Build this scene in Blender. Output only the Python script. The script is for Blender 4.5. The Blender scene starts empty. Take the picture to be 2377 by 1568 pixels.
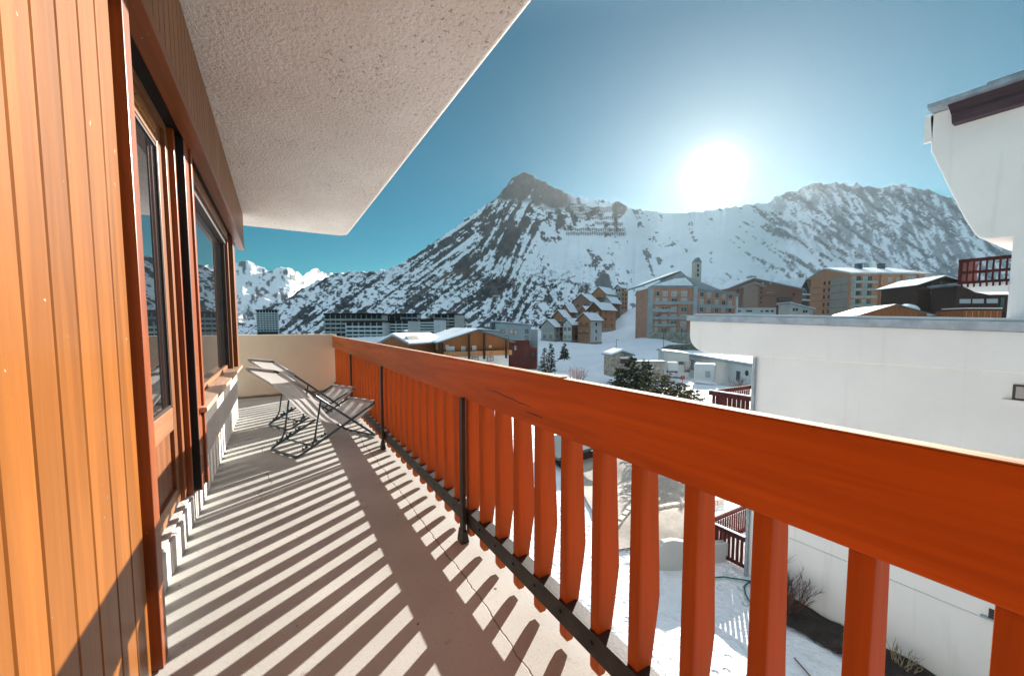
import bpy, bmesh, math, random
import numpy as np
from mathutils import Vector, Matrix
random.seed(7)
rng = np.random.default_rng(11)
S = bpy.context.scene
COL = S.collection
# ------------------------------------------------------------------ camera
CW = 2377.0                                   # width of the measuring frame (pixels)
F, CX, PY = 924.0, 1188.5, 818.0              # focal length and principal point in that frame
TH = math.atan(63 / 924)
PSI = math.atan((CX - 640) / 924 * math.cos(TH))
H = 1.15
FWD = Vector((math.sin(PSI) * math.cos(TH), math.cos(PSI) * math.cos(TH), -math.sin(TH)))
RGT = Vector((math.cos(PSI), -math.sin(PSI), 0))
UPV = RGT.cross(FWD)
EYE = Vector((0, 0, H))
def P(x, y, d):                               # pixel + distance along the view axis -> point of the place
    return EYE + (FWD + RGT * ((x - CX) / F) + UPV * ((PY - y) / F)) * d
def azel(x, y):
    v = FWD + RGT * ((x - CX) / F) + UPV * ((PY - y) / F)
    return math.degrees(math.atan2(v.x, v.y)), v.z / math.hypot(v.x, v.y)
cam = bpy.data.cameras.new('camera')
cam.sensor_width = 36; cam.lens = F / CW * 36; cam.shift_y = 34 / CW
cam.clip_start = .02; cam.clip_end = 30000
co = bpy.data.objects.new('camera', cam); COL.objects.link(co)
co.location = EYE; co.rotation_euler = (math.pi / 2 - TH, 0, -PSI)
S.camera = co
HAZE = 2.2e-5
SUN_AZ, SUN_EL = math.radians(56.8), math.radians(18.5)
SUNV = Vector((math.sin(SUN_AZ) * math.cos(SUN_EL), math.cos(SUN_AZ) * math.cos(SUN_EL), math.sin(SUN_EL)))

# ------------------------------------------------------------------ node helpers
def newmat(name):
    m = bpy.data.materials.new(name); m.use_nodes = True
    nt = m.node_tree; b = nt.nodes['Principled BSDF']
    return m, nt, b
def N(nt, t, **kw):
    n = nt.nodes.new(t)
    for k, v in kw.items():
        if k.startswith('i_'):
            key = k[2:]; key = int(key) if key.isdigit() else key.replace('_', ' ')
            n.inputs[key].default_value = v
        else: setattr(n, k, v)
    return n
def c4(c): return (c[0], c[1], c[2], 1)
def coords(nt, stretch, kind='Object'):
    tc = N(nt, 'ShaderNodeTexCoord'); mp = N(nt, 'ShaderNodeMapping')
    mp.inputs['Scale'].default_value = stretch
    nt.links.new(tc.outputs[kind], mp.inputs['Vector']); return mp.outputs[0]
def mixc(nt, fac, a, b, mode='MIX'):
    n = N(nt, 'ShaderNodeMix', data_type='RGBA', blend_type=mode)
    for s, v in ((0, fac), (6, a), (7, b)):
        if hasattr(v, 'is_output'): nt.links.new(v, n.inputs[s])
        else: n.inputs[s].default_value = v
    return n.outputs[2]
def ramp(nt, val, lo, hi):
    n = N(nt, 'ShaderNodeMapRange', i_1=lo, i_2=hi); n.interpolation_type = 'SMOOTHSTEP'
    nt.links.new(val, n.inputs[0]); return n.outputs[0]
def noise(nt, vec, scale, detail=4, rough=.55, dist=0):
    n = N(nt, 'ShaderNodeTexNoise', i_Scale=scale, i_Detail=detail, i_Roughness=rough, i_Distortion=dist)
    nt.links.new(vec, n.inputs['Vector']); return n.outputs['Fac']
def mth(nt, op, a, b=0.0, c=0.0):
    n = N(nt, 'ShaderNodeMath', operation=op)
    for i, v in enumerate((a, b, c)):
        if hasattr(v, 'is_output'): nt.links.new(v, n.inputs[i])
        else: n.inputs[i].default_value = v
    return n.outputs[0]
MATS = {}
def mat(name, col, rough=.6, var=.18, scale=3, stretch=(1, 1, 1), bump=0, bscale=60, bdist=.01, col2=None, spec=.4, coat=0, metal=0, fine=0):
    if name in MATS: return MATS[name]
    m, nt, b = newmat(name); MATS[name] = m
    v = coords(nt, stretch)
    f = ramp(nt, noise(nt, v, scale, 6), .3, .7)
    lo = c4([x * (1 - var) for x in col]) if col2 is None else c4(col2)
    cc = mixc(nt, f, lo, c4([min(1, x * (1 + var)) for x in col]))
    if fine:
        g = ramp(nt, noise(nt, v, scale * 14, 3), .35, .65)
        cc = mixc(nt, mth(nt, 'MULTIPLY', g, fine), cc, c4([x * .35 for x in col]))
    nt.links.new(cc, b.inputs['Base Color'])
    b.inputs['Roughness'].default_value = rough; b.inputs['Specular IOR Level'].default_value = spec
    b.inputs['Metallic'].default_value = metal; b.inputs['Coat Weight'].default_value = coat
    b.inputs['Coat Roughness'].default_value = .15
    if bump:
        bn = N(nt, 'ShaderNodeBump', i_Strength=bump, i_Distance=bdist)
        nt.links.new(noise(nt, v, bscale, 5, .6), bn.inputs['Height']); nt.links.new(bn.outputs[0], b.inputs['Normal'])
    return m
def wood(name, col, axis, rough=.38, coat=.25, var=.3, knots=True, island=.12):
    m, nt, b = newmat(name); MATS[name] = m
    st = [9, 9, 9]; st[axis] = .55
    v = coords(nt, st)
    rnd = N(nt, 'ShaderNodeNewGeometry').outputs['Random Per Island']
    off = N(nt, 'ShaderNodeVectorMath', operation='ADD'); cmb = N(nt, 'ShaderNodeCombineXYZ')
    k = mth(nt, 'MULTIPLY', rnd, 57.0)
    for i in range(3): nt.links.new(k, cmb.inputs[i])
    nt.links.new(v, off.inputs[0]); nt.links.new(cmb.outputs[0], off.inputs[1]); v = off.outputs[0]
    g1 = ramp(nt, noise(nt, v, 1.3, 5, .6, .6), .3, .72); g2 = ramp(nt, noise(nt, v, 6, 4, .6, .3), .35, .7)
    c = mixc(nt, g1, c4([x * (1 - var) for x in col]), c4([min(1, x * (1 + var)) for x in col]))
    c = mixc(nt, mth(nt, 'MULTIPLY', g2, .22), c, c4([col[0] * .62, col[1] * .5, col[2] * .4]))
    br = mth(nt, 'MULTIPLY_ADD', rnd, 2 * island, 1 - island)
    hsv = N(nt, 'ShaderNodeHueSaturation'); nt.links.new(br, hsv.inputs['Value']); nt.links.new(c, hsv.inputs['Color']); c = hsv.outputs[0]
    if knots:
        st2 = [7, 7, 7]; st2[axis] = 2.2
        vo = N(nt, 'ShaderNodeTexVoronoi', i_Scale=1.0); 
        v2 = coords(nt, st2)
        nt.links.new(v2, vo.inputs['Vector'])
        kn = mth(nt, 'MULTIPLY', mth(nt, 'SUBTRACT', 1, ramp(nt, vo.outputs['Distance'], .03, .085)), mth(nt, 'GREATER_THAN', N(nt, 'ShaderNodeSeparateColor').outputs[0], -1))
        sep = nt.nodes[-1] if False else None
        pick = N(nt, 'ShaderNodeSeparateColor'); nt.links.new(vo.outputs['Color'], pick.inputs[0])
        kn = mth(nt, 'MULTIPLY', kn, mth(nt, 'GREATER_THAN', pick.outputs[0], .8))
        c = mixc(nt, mth(nt, 'MULTIPLY', kn, .75), c, c4([col[0] * .3, col[1] * .2, col[2] * .2]))
    # small chips of bare pale wood
    chip = ramp(nt, noise(nt, coords(nt, (1, 1, 1)), 38, 2, .5), .752, .78)
    c = mixc(nt, mth(nt, 'MULTIPLY', chip, .7), c, (.5, .36, .24, 1))
    nt.links.new(c, b.inputs['Base Color'])
    b.inputs['Roughness'].default_value = rough; b.inputs['Specular IOR Level'].default_value = .3 if coat else .12; b.inputs['Coat Weight'].default_value = coat; b.inputs['Coat Roughness'].default_value = .22
    bn = N(nt, 'ShaderNodeBump', i_Strength=.25, i_Distance=.004)
    nt.links.new(noise(nt, v, 3.5, 4), bn.inputs['Height']); nt.links.new(bn.outputs[0], b.inputs['Normal'])
    nt.links.new(bn.outputs[0], b.inputs['Coat Normal'])
    return m

# ------------------------------------------------------------------ mesh helper
class MB:
    def __init__(s): s.v = []; s.f = []; s.m = []
    def add(s, vs, fs, m=0):
        o = len(s.v); s.v += [tuple(p) for p in vs]
        for f in fs: s.f.append([o + i for i in f]); s.m.append(m)
        return s
    def box(s, x0, x1, y0, y1, z0, z1, m=0, M=None):
        vs = [Vector(p) for p in ((x0, y0, z0), (x1, y0, z0), (x1, y1, z0), (x0, y1, z0), (x0, y0, z1), (x1, y0, z1), (x1, y1, z1), (x0, y1, z1))]
        if M is not None: vs = [M @ p for p in vs]
        return s.add(vs, [(0, 3, 2, 1), (4, 5, 6, 7), (0, 1, 5, 4), (1, 2, 6, 5), (2, 3, 7, 6), (3, 0, 4, 7)], m)
    def prism(s, pts, axis, a, b, m=0, M=None):        # 2-D outline extruded along axis (0: pts are y,z / 1: x,z / 2: x,y)
        def mk(p, t): return Vector({0: (t, p[0], p[1]), 1: (p[0], t, p[1]), 2: (p[0], p[1], t)}[axis])
        n = len(pts); vs = [mk(p, a) for p in pts] + [mk(p, b) for p in pts]
        if M is not None: vs = [M @ p for p in vs]
        return s.add(vs, [list(range(n))[::-1], list(range(n, 2 * n))] + [(i, (i + 1) % n, n + (i + 1) % n, n + i) for i in range(n)], m)
    def tube(s, pts, r, seg=8, m=0, closed=False):
        pts = [Vector(p) for p in pts]; n = len(pts); rings = []
        rr = r if isinstance(r, (list, tuple)) else [r] * n
        up = Vector((0, 0, 1)); prev = None
        for i, p in enumerate(pts):
            a = pts[(i - 1) % n] if (i > 0 or closed) else p; c = pts[(i + 1) % n] if (i < n - 1 or closed) else p
            t = (c - a).normalized()
            if prev is None:
                u = t.cross(up if abs(t.z) < .95 else Vector((1, 0, 0))).normalized()
            else: u = (prev - t * prev.dot(t)).normalized()
            prev = u; w = t.cross(u)
            rings.append([p + (u * math.cos(2 * math.pi * k / seg) + w * math.sin(2 * math.pi * k / seg)) * rr[i] for k in range(seg)])
        vs = [q for rg in rings for q in rg]; fs = []
        for i in range(n if closed else n - 1):
            j = (i + 1) % n
            for k in range(seg): fs.append((i * seg + k, i * seg + (k + 1) % seg, j * seg + (k + 1) % seg, j * seg + k))
        if not closed: fs += [tuple(range(seg))[::-1], tuple((n - 1) * seg + k for k in range(seg))]
        return s.add(vs, fs, m)
    def mesh(s, name, mats, smooth=False):
        me = bpy.data.meshes.new(name); me.from_pydata(s.v, [], s.f)
        for mm in (mats if isinstance(mats, (list, tuple)) else [mats]): me.materials.append(mm)
        me.polygons.foreach_set('material_index', s.m)
        if smooth: me.polygons.foreach_set('use_smooth', [True] * len(s.f))
        me.update()
        bm = bmesh.new(); bm.from_mesh(me); bmesh.ops.recalc_face_normals(bm, faces=bm.faces); bm.to_mesh(me); bm.free()
        return me
    def build(s, name, mats, parent=None, smooth=False, bevel=0, loc=None, rot=0):
        anc = parent
        while anc is not None and anc.parent is not None: anc = anc.parent
        if anc is not None and anc.get('_w'):
            o = anc.location; s.v = [(p[0] - o.x, p[1] - o.y, p[2] - o.z) for p in s.v]
        ob = bpy.data.objects.new(name, s.mesh(name, mats, smooth)); COL.objects.link(ob)
        if parent is not None: ob.parent = parent
        if loc is not None: ob.location = loc
        ob.rotation_euler.z = rot
        if bevel:
            bv = ob.modifiers.new('bevel', 'BEVEL'); bv.width = bevel; bv.segments = 2; bv.limit_method = 'ANGLE'; bv.angle_limit = .6
        return ob
def tag(o, label, cat, group=None):
    o['label'] = label; o['category'] = cat
    if group: o['group'] = group
    return o
def thing(name, label, cat, loc=(0, 0, 0), rot=0, group=None, world=False):
    o = bpy.data.objects.new(name, None); COL.objects.link(o); o.empty_display_size = .1
    o.location = loc; o.rotation_euler.z = rot
    if world: o['_w'] = 1
    return tag(o, label, cat, group)
def struct(o, kind='structure'): o['kind'] = kind; return o
def dup(root, loc, rot, label, group=None):
    r = root.copy(); COL.objects.link(r); r.location = loc; r.rotation_euler.z = rot; r['label'] = label
    if group: r['group'] = group
    for ch in list(root.children):
        c = ch.copy(); COL.objects.link(c); c.parent = r
        for g in list(ch.children):
            d = g.copy(); COL.objects.link(d); d.parent = c
    return r

# ------------------------------------------------------------------ numpy noise
_perm = rng.random((256, 256)).astype(np.float32)
def vnoise(x, y):
    xi = np.floor(x).astype(np.int64); yi = np.floor(y).astype(np.int64)
    fx = x - xi; fy = y - yi; fx = fx * fx * (3 - 2 * fx); fy = fy * fy * (3 - 2 * fy)
    g = lambda a, b: _perm[a & 255, b & 255]
    return (g(xi, yi) * (1 - fx) + g(xi + 1, yi) * fx) * (1 - fy) + (g(xi, yi + 1) * (1 - fx) + g(xi + 1, yi + 1) * fx) * fy
def fbm(x, y, o=5, gain=.5):
    a, s, t = 1.0, 0, 0
    for i in range(o):
        s = s + a * vnoise(x * 2 ** i + 17.3 * i, y * 2 ** i + 5.1 * i); t += a; a *= gain
    return s / t
def ridged(x, y, o=5):
    a, s, t = 1.0, 0, 0
    for i in range(o):
        n = 1 - np.abs(2 * vnoise(x * 2 ** i + 31.7 * i, y * 2 ** i + 9.2 * i) - 1); s = s + a * n * n; t += a; a *= .5
    return s / t
def sst(a, b, x): t = np.clip((x - a) / (b - a), 0, 1); return t * t * (3 - 2 * t)

# ------------------------------------------------------------------ materials
M_plank = wood('varnished_larch', (.235, .083, .014), 2, rough=.36, coat=.12, var=.22)
M_lamb = wood('fascia_larch', (.25, .105, .035), 2, rough=.5, coat=.1, var=.15)
M_post = wood('red_stain_upright', (.25, .062, .014), 2, rough=.4, coat=.2)
M_frame = wood('window_wood', (.20, .075, .025), 2, rough=.45, coat=.15, knots=False)
M_frameh = wood('window_wood_rail', (.31, .145, .065), 1, rough=.45, coat=.15, knots=False)
M_sill = wood('pale_sill_wood', (.46, .29, .20), 1, rough=.5, coat=.1, knots=False)
M_beam = wood('fascia_beam_wood', (.24, .075, .017), 1, rough=.45, coat=.1)
M_rail = wood('orange_stain_rail', (.54, .135, .028), 1, rough=.5, coat=.0, var=.22, knots=False)
M_bal = wood('orange_stain_baluster', (.49, .125, .026), 2, rough=.55, coat=.0, var=.15)
M_worn = mat('worn_rail_top', (.52, .38, .27), .8, .2, 9, (6, 1, 6), col2=(.40, .16, .07))
M_dark = mat('dark_brown_paint', (.035, .022, .018), .5, .3, 6)
M_black = mat('black_rubber', (.008, .008, .009), .7, .2, 5)
M_iron = mat('dark_iron', (.018, .014, .013), .55, .5, 20, bump=.3, bscale=90, bdist=.002)
M_hole = mat('bolt_black', (.004, .004, .004), .6, .1)
M_zinc = mat('zinc_flashing', (.30, .34, .38), .5, .2, 4, metal=.3)
M_chair = mat('blue_grey_tube', (.05, .09, .11), .38, .2, 10)
M_snow = mat('snow', (.80, .83, .88), .75, .05, .8, bump=.6, bscale=4, bdist=.06, spec=.2)
M_roofsnow = mat('roof_snow', (.78, .81, .86), .75, .06, .6, bump=.4, bscale=3, bdist=.05, spec=.2)
def white_render():
    m, nt, b = newmat('white_render')
    v = coords(nt, (1, 1, 1)); vs = coords(nt, (3, 3, .25))
    c = mixc(nt, ramp(nt, noise(nt, v, .45, 6, .6), .3, .7), (.74, .70, .67, 1), (.80, .76, .73, 1))
    st = ramp(nt, noise(nt, vs, 1.1, 5, .6), .56, .74); c = mixc(nt, mth(nt, 'MULTIPLY', st, .16), c, (.42, .38, .34, 1))
    sp = ramp(nt, noise(nt, v, 7, 3, .6), .70, .76); c = mixc(nt, mth(nt, 'MULTIPLY', sp, .22), c, (.45, .41, .37, 1))
    nt.links.new(c, b.inputs['Base Color']); b.inputs['Roughness'].default_value = .88; b.inputs['Specular IOR Level'].default_value = .2
    h = mth(nt, 'ADD', noise(nt, v, 2.2, 5, .6), mth(nt, 'MULTIPLY', noise(nt, v, 55, 3), .12))
    bn = N(nt, 'ShaderNodeBump', i_Strength=.35, i_Distance=.03); nt.links.new(h, bn.inputs['Height']); nt.links.new(bn.outputs[0], b.inputs['Normal'])
    return m
M_white = white_render()
M_glassd = None
def concrete_floor():
    m, nt, b = newmat('balcony_concrete')
    v = coords(nt, (1, 1, 1))
    c = mixc(nt, ramp(nt, noise(nt, v, 1.6, 6), .3, .7), (.39, .39, .365, 1), (.48, .48, .455, 1))
    sp = ramp(nt, noise(nt, v, 70, 3, .6), .55, .72); c = mixc(nt, mth(nt, 'MULTIPLY', sp, .3), c, (.25, .22, .19, 1))
    st = ramp(nt, noise(nt, v, 5.5, 5, .65), .60, .74); c = mixc(nt, mth(nt, 'MULTIPLY', st, .6), c, (.22, .175, .14, 1))
    pit = ramp(nt, noise(nt, v, 26, 1, .5), .755, .785); c = mixc(nt, mth(nt, 'MULTIPLY', pit, .85), c, (.09, .07, .06, 1))
    sx = N(nt, 'ShaderNodeSeparateXYZ'); nt.links.new(v, sx.inputs[0])
    wob = mth(nt, 'MULTIPLY_ADD', noise(nt, v, 3.2, 4, .6), .09, .655)
    d = mth(nt, 'ABSOLUTE', mth(nt, 'SUBTRACT', sx.outputs[0], wob))
    ck = mth(nt, 'SUBTRACT', 1, ramp(nt, d, .0012, .0045))
    vo = N(nt, 'ShaderNodeTexVoronoi', feature='DISTANCE_TO_EDGE', i_Scale=.62)
    nv = N(nt, 'ShaderNodeVectorMath', operation='MULTIPLY_ADD'); tn = N(nt, 'ShaderNodeTexNoise', i_Scale=2.5, i_Detail=4); nt.links.new(v, tn.inputs['Vector'])
    nt.links.new(tn.outputs['Color'], nv.inputs[0]); nv.inputs[1].default_value = (.3, .3, .3); nt.links.new(v, nv.inputs[2])
    nt.links.new(nv.outputs[0], vo.inputs['Vector'])
    ck2 = mth(nt, 'SUBTRACT', 1, ramp(nt, vo.outputs['Distance'], .0008, .0032))
    ck2 = mth(nt, 'MULTIPLY', ck2, ramp(nt, noise(nt, v, 1.1, 2), .45, .55))
    ck = mth(nt, 'MAXIMUM', ck, mth(nt, 'MULTIPLY', ck2, .8))
    c = mixc(nt, mth(nt, 'MULTIPLY', ck, .8), c, (.12, .085, .065, 1))
    nt.links.new(c, b.inputs['Base Color']); b.inputs['Roughness'].default_value = .85; b.inputs['Specular IOR Level'].default_value = .25
    hgt = mth(nt, 'SUBTRACT', mth(nt, 'MULTIPLY', noise(nt, v, 110, 4), .4), ck)
    bn = N(nt, 'ShaderNodeBump', i_Strength=.5, i_Distance=.004); nt.links.new(hgt, bn.inputs['Height']); nt.links.new(bn.outputs[0], b.inputs['Normal'])
    return m
M_floor = concrete_floor()
def stucco():
    m, nt, b = newmat('rough_stucco')
    v = coords(nt, (1, .8, 1))
    c = mixc(nt, ramp(nt, noise(nt, v, 1.2, 5), .3, .7), (.78, .69, .61, 1), (.87, .79, .71, 1))
    patch = mth(nt, 'MULTIPLY_ADD', ramp(nt, noise(nt, v, 1.7, 4), .40, .62), .75, .2)
    sp = ramp(nt, noise(nt, v, 42, 4, .7), .57, .66); c = mixc(nt, mth(nt, 'MULTIPLY', sp, mth(nt, 'MULTIPLY', patch, .75)), c, (.30, .20, .14, 1))
    rust = ramp(nt, noise(nt, v, 13, 5, .7), .66, .74); c = mixc(nt, mth(nt, 'MULTIPLY', rust, .45), c, (.34, .20, .12, 1))
    nt.links.new(c, b.inputs['Base Color']); b.inputs['Roughness'].default_value = .95; b.inputs['Specular IOR Level'].default_value = .1
    h = mth(nt, 'ADD', noise(nt, v, 45, 4, .65), mth(nt, 'MULTIPLY', noise(nt, v, 12, 3), .7))
    bn = N(nt, 'ShaderNodeBump', i_Strength=1.0, i_Distance=.026); nt.links.new(h, bn.inputs['Height']); nt.links.new(bn.outputs[0], b.inputs['Normal'])
    return m
M_stucco = stucco()
def stained_wall(name, col, zs, stain=(.10, .08, .055), amt=.9, bscale=40, bump=.25):
    m, nt, b = newmat(name)
    v = coords(nt, (1, 1, 1))
    c = mixc(nt, ramp(nt, noise(nt, v, 1.5, 5), .3, .7), c4([x * .93 for x in col]), c4([min(1, x * 1.05) for x in col]))
    sx = N(nt, 'ShaderNodeSeparateXYZ'); nt.links.new(v, sx.inputs[0])
    k = mth(nt, 'SUBTRACT', sx.outputs[2], mth(nt, 'MULTIPLY', noise(nt, v, 7, 5, .65), zs * 2.2))
    f = mth(nt, 'SUBTRACT', 1, ramp(nt, k, -zs * .6, zs * .6))
    c = mixc(nt, mth(nt, 'MULTIPLY', f, amt), c, c4(stain))
    nt.links.new(c, b.inputs['Base Color']); b.inputs['Roughness'].default_value = .9; b.inputs['Specular IOR Level'].default_value = .15
    bn = N(nt, 'ShaderNodeBump', i_Strength=bump, i_Distance=.01); nt.links.new(noise(nt, v, bscale, 5, .65), bn.inputs['Height']); nt.links.new(bn.outputs[0], b.inputs['Normal'])
    return m
M_parapet = stained_wall('cream_parapet', (.62, .545, .44), .035)
M_masonry = stained_wall('rough_white_masonry', (.66, .64, .61), .02, amt=.5, bscale=18, bump=.9)
M_curb = stained_wall('chipped_curb', (.66, .64, .60), .03, amt=.5, bscale=22, bump=.8)
def glass():
    m, nt, b = newmat('window_glass')
    b.inputs['Base Color'].default_value = (.012, .015, .017, 1); b.inputs['Roughness'].default_value = .0
    b.inputs['IOR'].default_value = 4.2; b.inputs['Specular IOR Level'].default_value = .5
    return m
M_glass = glass()
M_pane = mat('far_window_glass', (.05, .06, .07), .12, .6, .25, spec=1.0)
M_panel = mat('pale_curtained_pane', (.42, .42, .42), .3, .5, .35, spec=.8)
def fabric():
    m, nt, b = newmat('grey_mesh_fabric')
    v = coords(nt, (1, 1, 1))
    b.inputs['Base Color'].default_value = (.74, .75, .78, 1); b.inputs['Roughness'].default_value = .8
    tr = N(nt, 'ShaderNodeBsdfTranslucent', i_Color=(.62, .60, .58, 1)); mx = N(nt, 'ShaderNodeMixShader', i_0=.42)
    nt.links.new(b.outputs[0], mx.inputs[1]); nt.links.new(tr.outputs[0], mx.inputs[2]); tp = N(nt, 'ShaderNodeBsdfTransparent'); m2 = N(nt, 'ShaderNodeMixShader', i_0=.30)      # open mesh weave
    nt.links.new(mx.outputs[0], m2.inputs[1]); nt.links.new(tp.outputs[0], m2.inputs[2]); nt.links.new(m2.outputs[0], nt.nodes['Material Output'].inputs[0])
    bn = N(nt, 'ShaderNodeBump', i_Strength=.3, i_Distance=.01); nt.links.new(noise(nt, v, 9, 4), bn.inputs['Height']); nt.links.new(bn.outputs[0], b.inputs['Normal'])
    return m
M_fabric = fabric()

# ================================================================== OUR BALCONY
b = MB(); b.box(-.60, .935, -3, 7.66, -.22, 0)
struct(b.build('balcony_floor', M_floor, bevel=.012))

own = thing('apartment_house', 'orange timber clad house front with glazed door, big window and stucco balcony roof', 'house', (-.9, 2, -6.5), world=True)
# vertical boards
b = MB(); y = 1.645; ws = [.122, .124, .123, .118, .110, .112]
i = 0
while y > -3:
    w = ws[i % 6] + random.uniform(-.004, .004); i += 1
    y0, y1 = y - w + .0022, y - .0022
    b.prism([(-.42, y0), (-.42, y1), (-.3885, y1), (-.385, y1 - .004), (-.385, y0 + .004), (-.3885, y0)], 2, 0.0, 2.7)
    y -= w
b.build('board_cladding', M_plank, own)
b = MB(); b.box(-.50, -.425, -3, 1.68, 0.0, 2.7); b.box(-1.2, -.505, -3, -2.9, 0, 2.7)
b.build('wall', M_dark, own)
b = MB(); b.box(-.50, -.362, 1.675, 1.745, .004, 2.3); b.build('corner_post', M_post, own, bevel=.004)
# fascia: lambris + beam under it
b = MB(); y = 6.76
while y > .2:
    y0, y1 = y - .096 + .002, y - .002
    b.prism([(-.40, y0), (-.40, y1), (-.346, y1), (-.341, y1 - .006), (-.341, y0 + .006), (-.346, y0)], 2, 2.245, 2.69)
    y -= .096
fa = b.build('fascia_boards', M_lamb, own)
b = MB(); b.box(-.415, -.335, .2, 6.77, 2.195, 2.243); b.build('fascia_beam', M_beam, own, bevel=.004)
b = MB(); b.box(-.62, -.42, 1.77, 6.5, 2.215, 2.69); b.build('shutter_box', M_black, own)
# curb, masonry, sill
b = MB()
for k in range(14):
    y0 = 1.77 + k * .092; b.box(-.62, -.44 - random.uniform(0, .012), y0, y0 + .092, 0, .165 - random.uniform(0, .012))
b.box(-.62, -.455, 1.77, 3.06, .166, .178)
b.build('door_curb', M_curb, own, bevel=.006)
b = MB(); b.box(-.62, -.44, 2.962, 6.03, 0, .61); b.build('masonry_wall', M_masonry, own, bevel=.008)
b = MB(); b.box(-.535, -.375, 3.0, 6.06, .625, .655); sill = b.build('window_sill', M_sill, own, bevel=.005)
for yy in (3.05, 3.9, 4.75, 5.45):
    b = MB(); b.prism([(-.44, .624), (-.385, .624), (-.44, .56)], 1, yy, yy + .035); b.build('bracket', M_dark, sill)
# door
b = MB(); b.box(-.545, -.483, 2.70, 2.78, .19, 2.17); b.box(-.545, -.465, 2.7802, 2.838, .19, 2.17)
d_ob = b.build('door', M_frame, own, bevel=.003)
b = MB(); b.box(-.545, -.483, 1.76, 1.80, .19, 2.17); b.build('door_stile', M_frame, d_ob, bevel=.003)
for z0, z1 in ((2.06, 2.17), (.60, .72), (.19, .28)):
    b = MB(); b.box(-.545, -.483, 1.80, 2.70, z0, z1); b.build('door_rail', M_frameh, d_ob, bevel=.004)
b = MB(); b.box(-.53, -.50, 1.80, 2.70, .281, .599); b.build('door_panel', M_frame, d_ob)
b = MB(); b.box(-.500, -.494, 1.80, 2.70, .722, 2.058); b.build('pane', M_glass, d_ob)
b = MB(); b.box(-.4935, -.486, 2.688, 2.699, .722, 2.058); b.box(-.4935, -.487, 1.80, 2.687, .722, .735); b.box(-.4935, -.487, 1.80, 2.687, 2.045, 2.058); b.build('glazing_bead', M_dark, d_ob)
b = MB(); b.box(-.482, -.471, 2.25, 2.62, 2.09, 2.125); b.box(-.470, -.464, 2.27, 2.60, 2.10, 2.108); b.build('vent_strip', mat('brass', (.45, .27, .09), .3, .1, 5, metal=.8), d_ob)
b = MB(); b.box(-.56, -.44, 2.842, 2.875, .18, 2.21); b.build('door_jamb', M_post, own, bevel=.003)
b = MB(); b.box(-.56, -.47, 2.877, 2.948, .18, 2.21); b.box(-.47, -.414, 2.936, 2.9485, .18, 2.21); b.box(-.47, -.45, 2.90, 2.91, .18, 2.21); b.build('shutter_track', M_black, own)
b = MB(); b.box(-.56, -.413, 2.95, 3.079, .165, 2.21); b.box(-.56, -.400, 3.0795, 3.13, .165, 2.21); b.build('mullion', M_post, own, bevel=.003)
b = MB(); b.box(-.56, -.47, 1.77, 2.84, 2.175, 2.213); b.build('door_header', M_frameh, own)
# picture window
wf = MB(); wf.box(-.56, -.44, 5.60, 5.68, .656, 2.21); wf.box(-.56, -.405, 5.80, 6.02, .656, 2.21)
w_ob = wf.build('window', M_frame, own, bevel=.003)
b = MB(); b.box(-.56, -.46, 5.681, 5.799, .656, 2.21); b.box(-.53, -.47, 5.56, 5.599, .70, 2.12); b.build('inner_frame', M_dark, w_ob)
b = MB(); b.box(-.56, -.44, 3.132, 5.60, 2.121, 2.21); b.build('window_rail', M_frameh, w_ob, bevel=.004)
b = MB(); b.box(-.53, -.455, 3.132, 5.56, 2.06, 2.12); b.build('window_rail', M_dark, w_ob, bevel=.004)
b = MB(); b.box(-.53, -.49, 3.132, 5.56, .657, .70); b.build('window_rail', M_frameh, w_ob, bevel=.004)
b = MB(); b.box(-.508, -.503, 3.132, 5.56, .70, 2.06); b.build('pane', M_glass, w_ob)
b = MB(); b.box(-3.5, -.565, 1.70, 6.01, -.2, 2.69); b.box(-3.5, -.63, -3, 1.69, -.2, 2.69); b.build('wall', mat('house_wall', (.55, .5, .44), .9, .1, 1), own)
b = MB(); b.box(-3.5, -.61, -3, 5.8, -6.6, -.22); b.build('wall', M_white, own)
# balcony roof slab with rounded front edge and corner
def slab(z0, z1, x0, x1, y0, y1, r, m, name, parent):
    b = MB(); ang = [math.pi / 2 * k / 6 for k in range(7)]
    out = [(x0, y0), (x1, y0)] + [(x1 - r * 2 + r * 2 * math.cos(a), y1 - r * 2 + r * 2 * math.sin(a)) for a in ang] + [(x0, y1)]
    rows = [(r, z0)] + [(r - r * math.sin(a), z0 + r - r * math.cos(a)) for a in ang[1:]] + [(0, z1)]
    cen = ((x0 + x1) / 2, (y0 + y1) / 2); vs = []; n = len(out)
    for ins, z in rows:
        for (px, py) in out:
            vs.append((px - (ins if px > cen[0] else 0), py - (ins if py > cen[1] else 0), z))
    fs = [list(range(n))]
    for k in range(len(rows) - 1): fs += [(k * n + i, k * n + (i + 1) % n, (k + 1) * n + (i + 1) % n, (k + 1) * n + i) for i in range(n)]
    fs.append([(len(rows) - 1) * n + i for i in range(n)])
    b.add(vs, fs); return b.build(name, m, parent, smooth=False)
slab(2.70, 2.95, -3.5, 1.14, -3, 7.62, .07, M_stucco, 'balcony_roof', own)

# end parapet
b = MB(); b.box(-2.2, .90, 7.5, 7.68, -.2, 1.0)
tag(b.build('parapet_wall', M_parapet, bevel=.012), 'cream rendered parapet wall closing the far end of the balcony', 'parapet')

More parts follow.
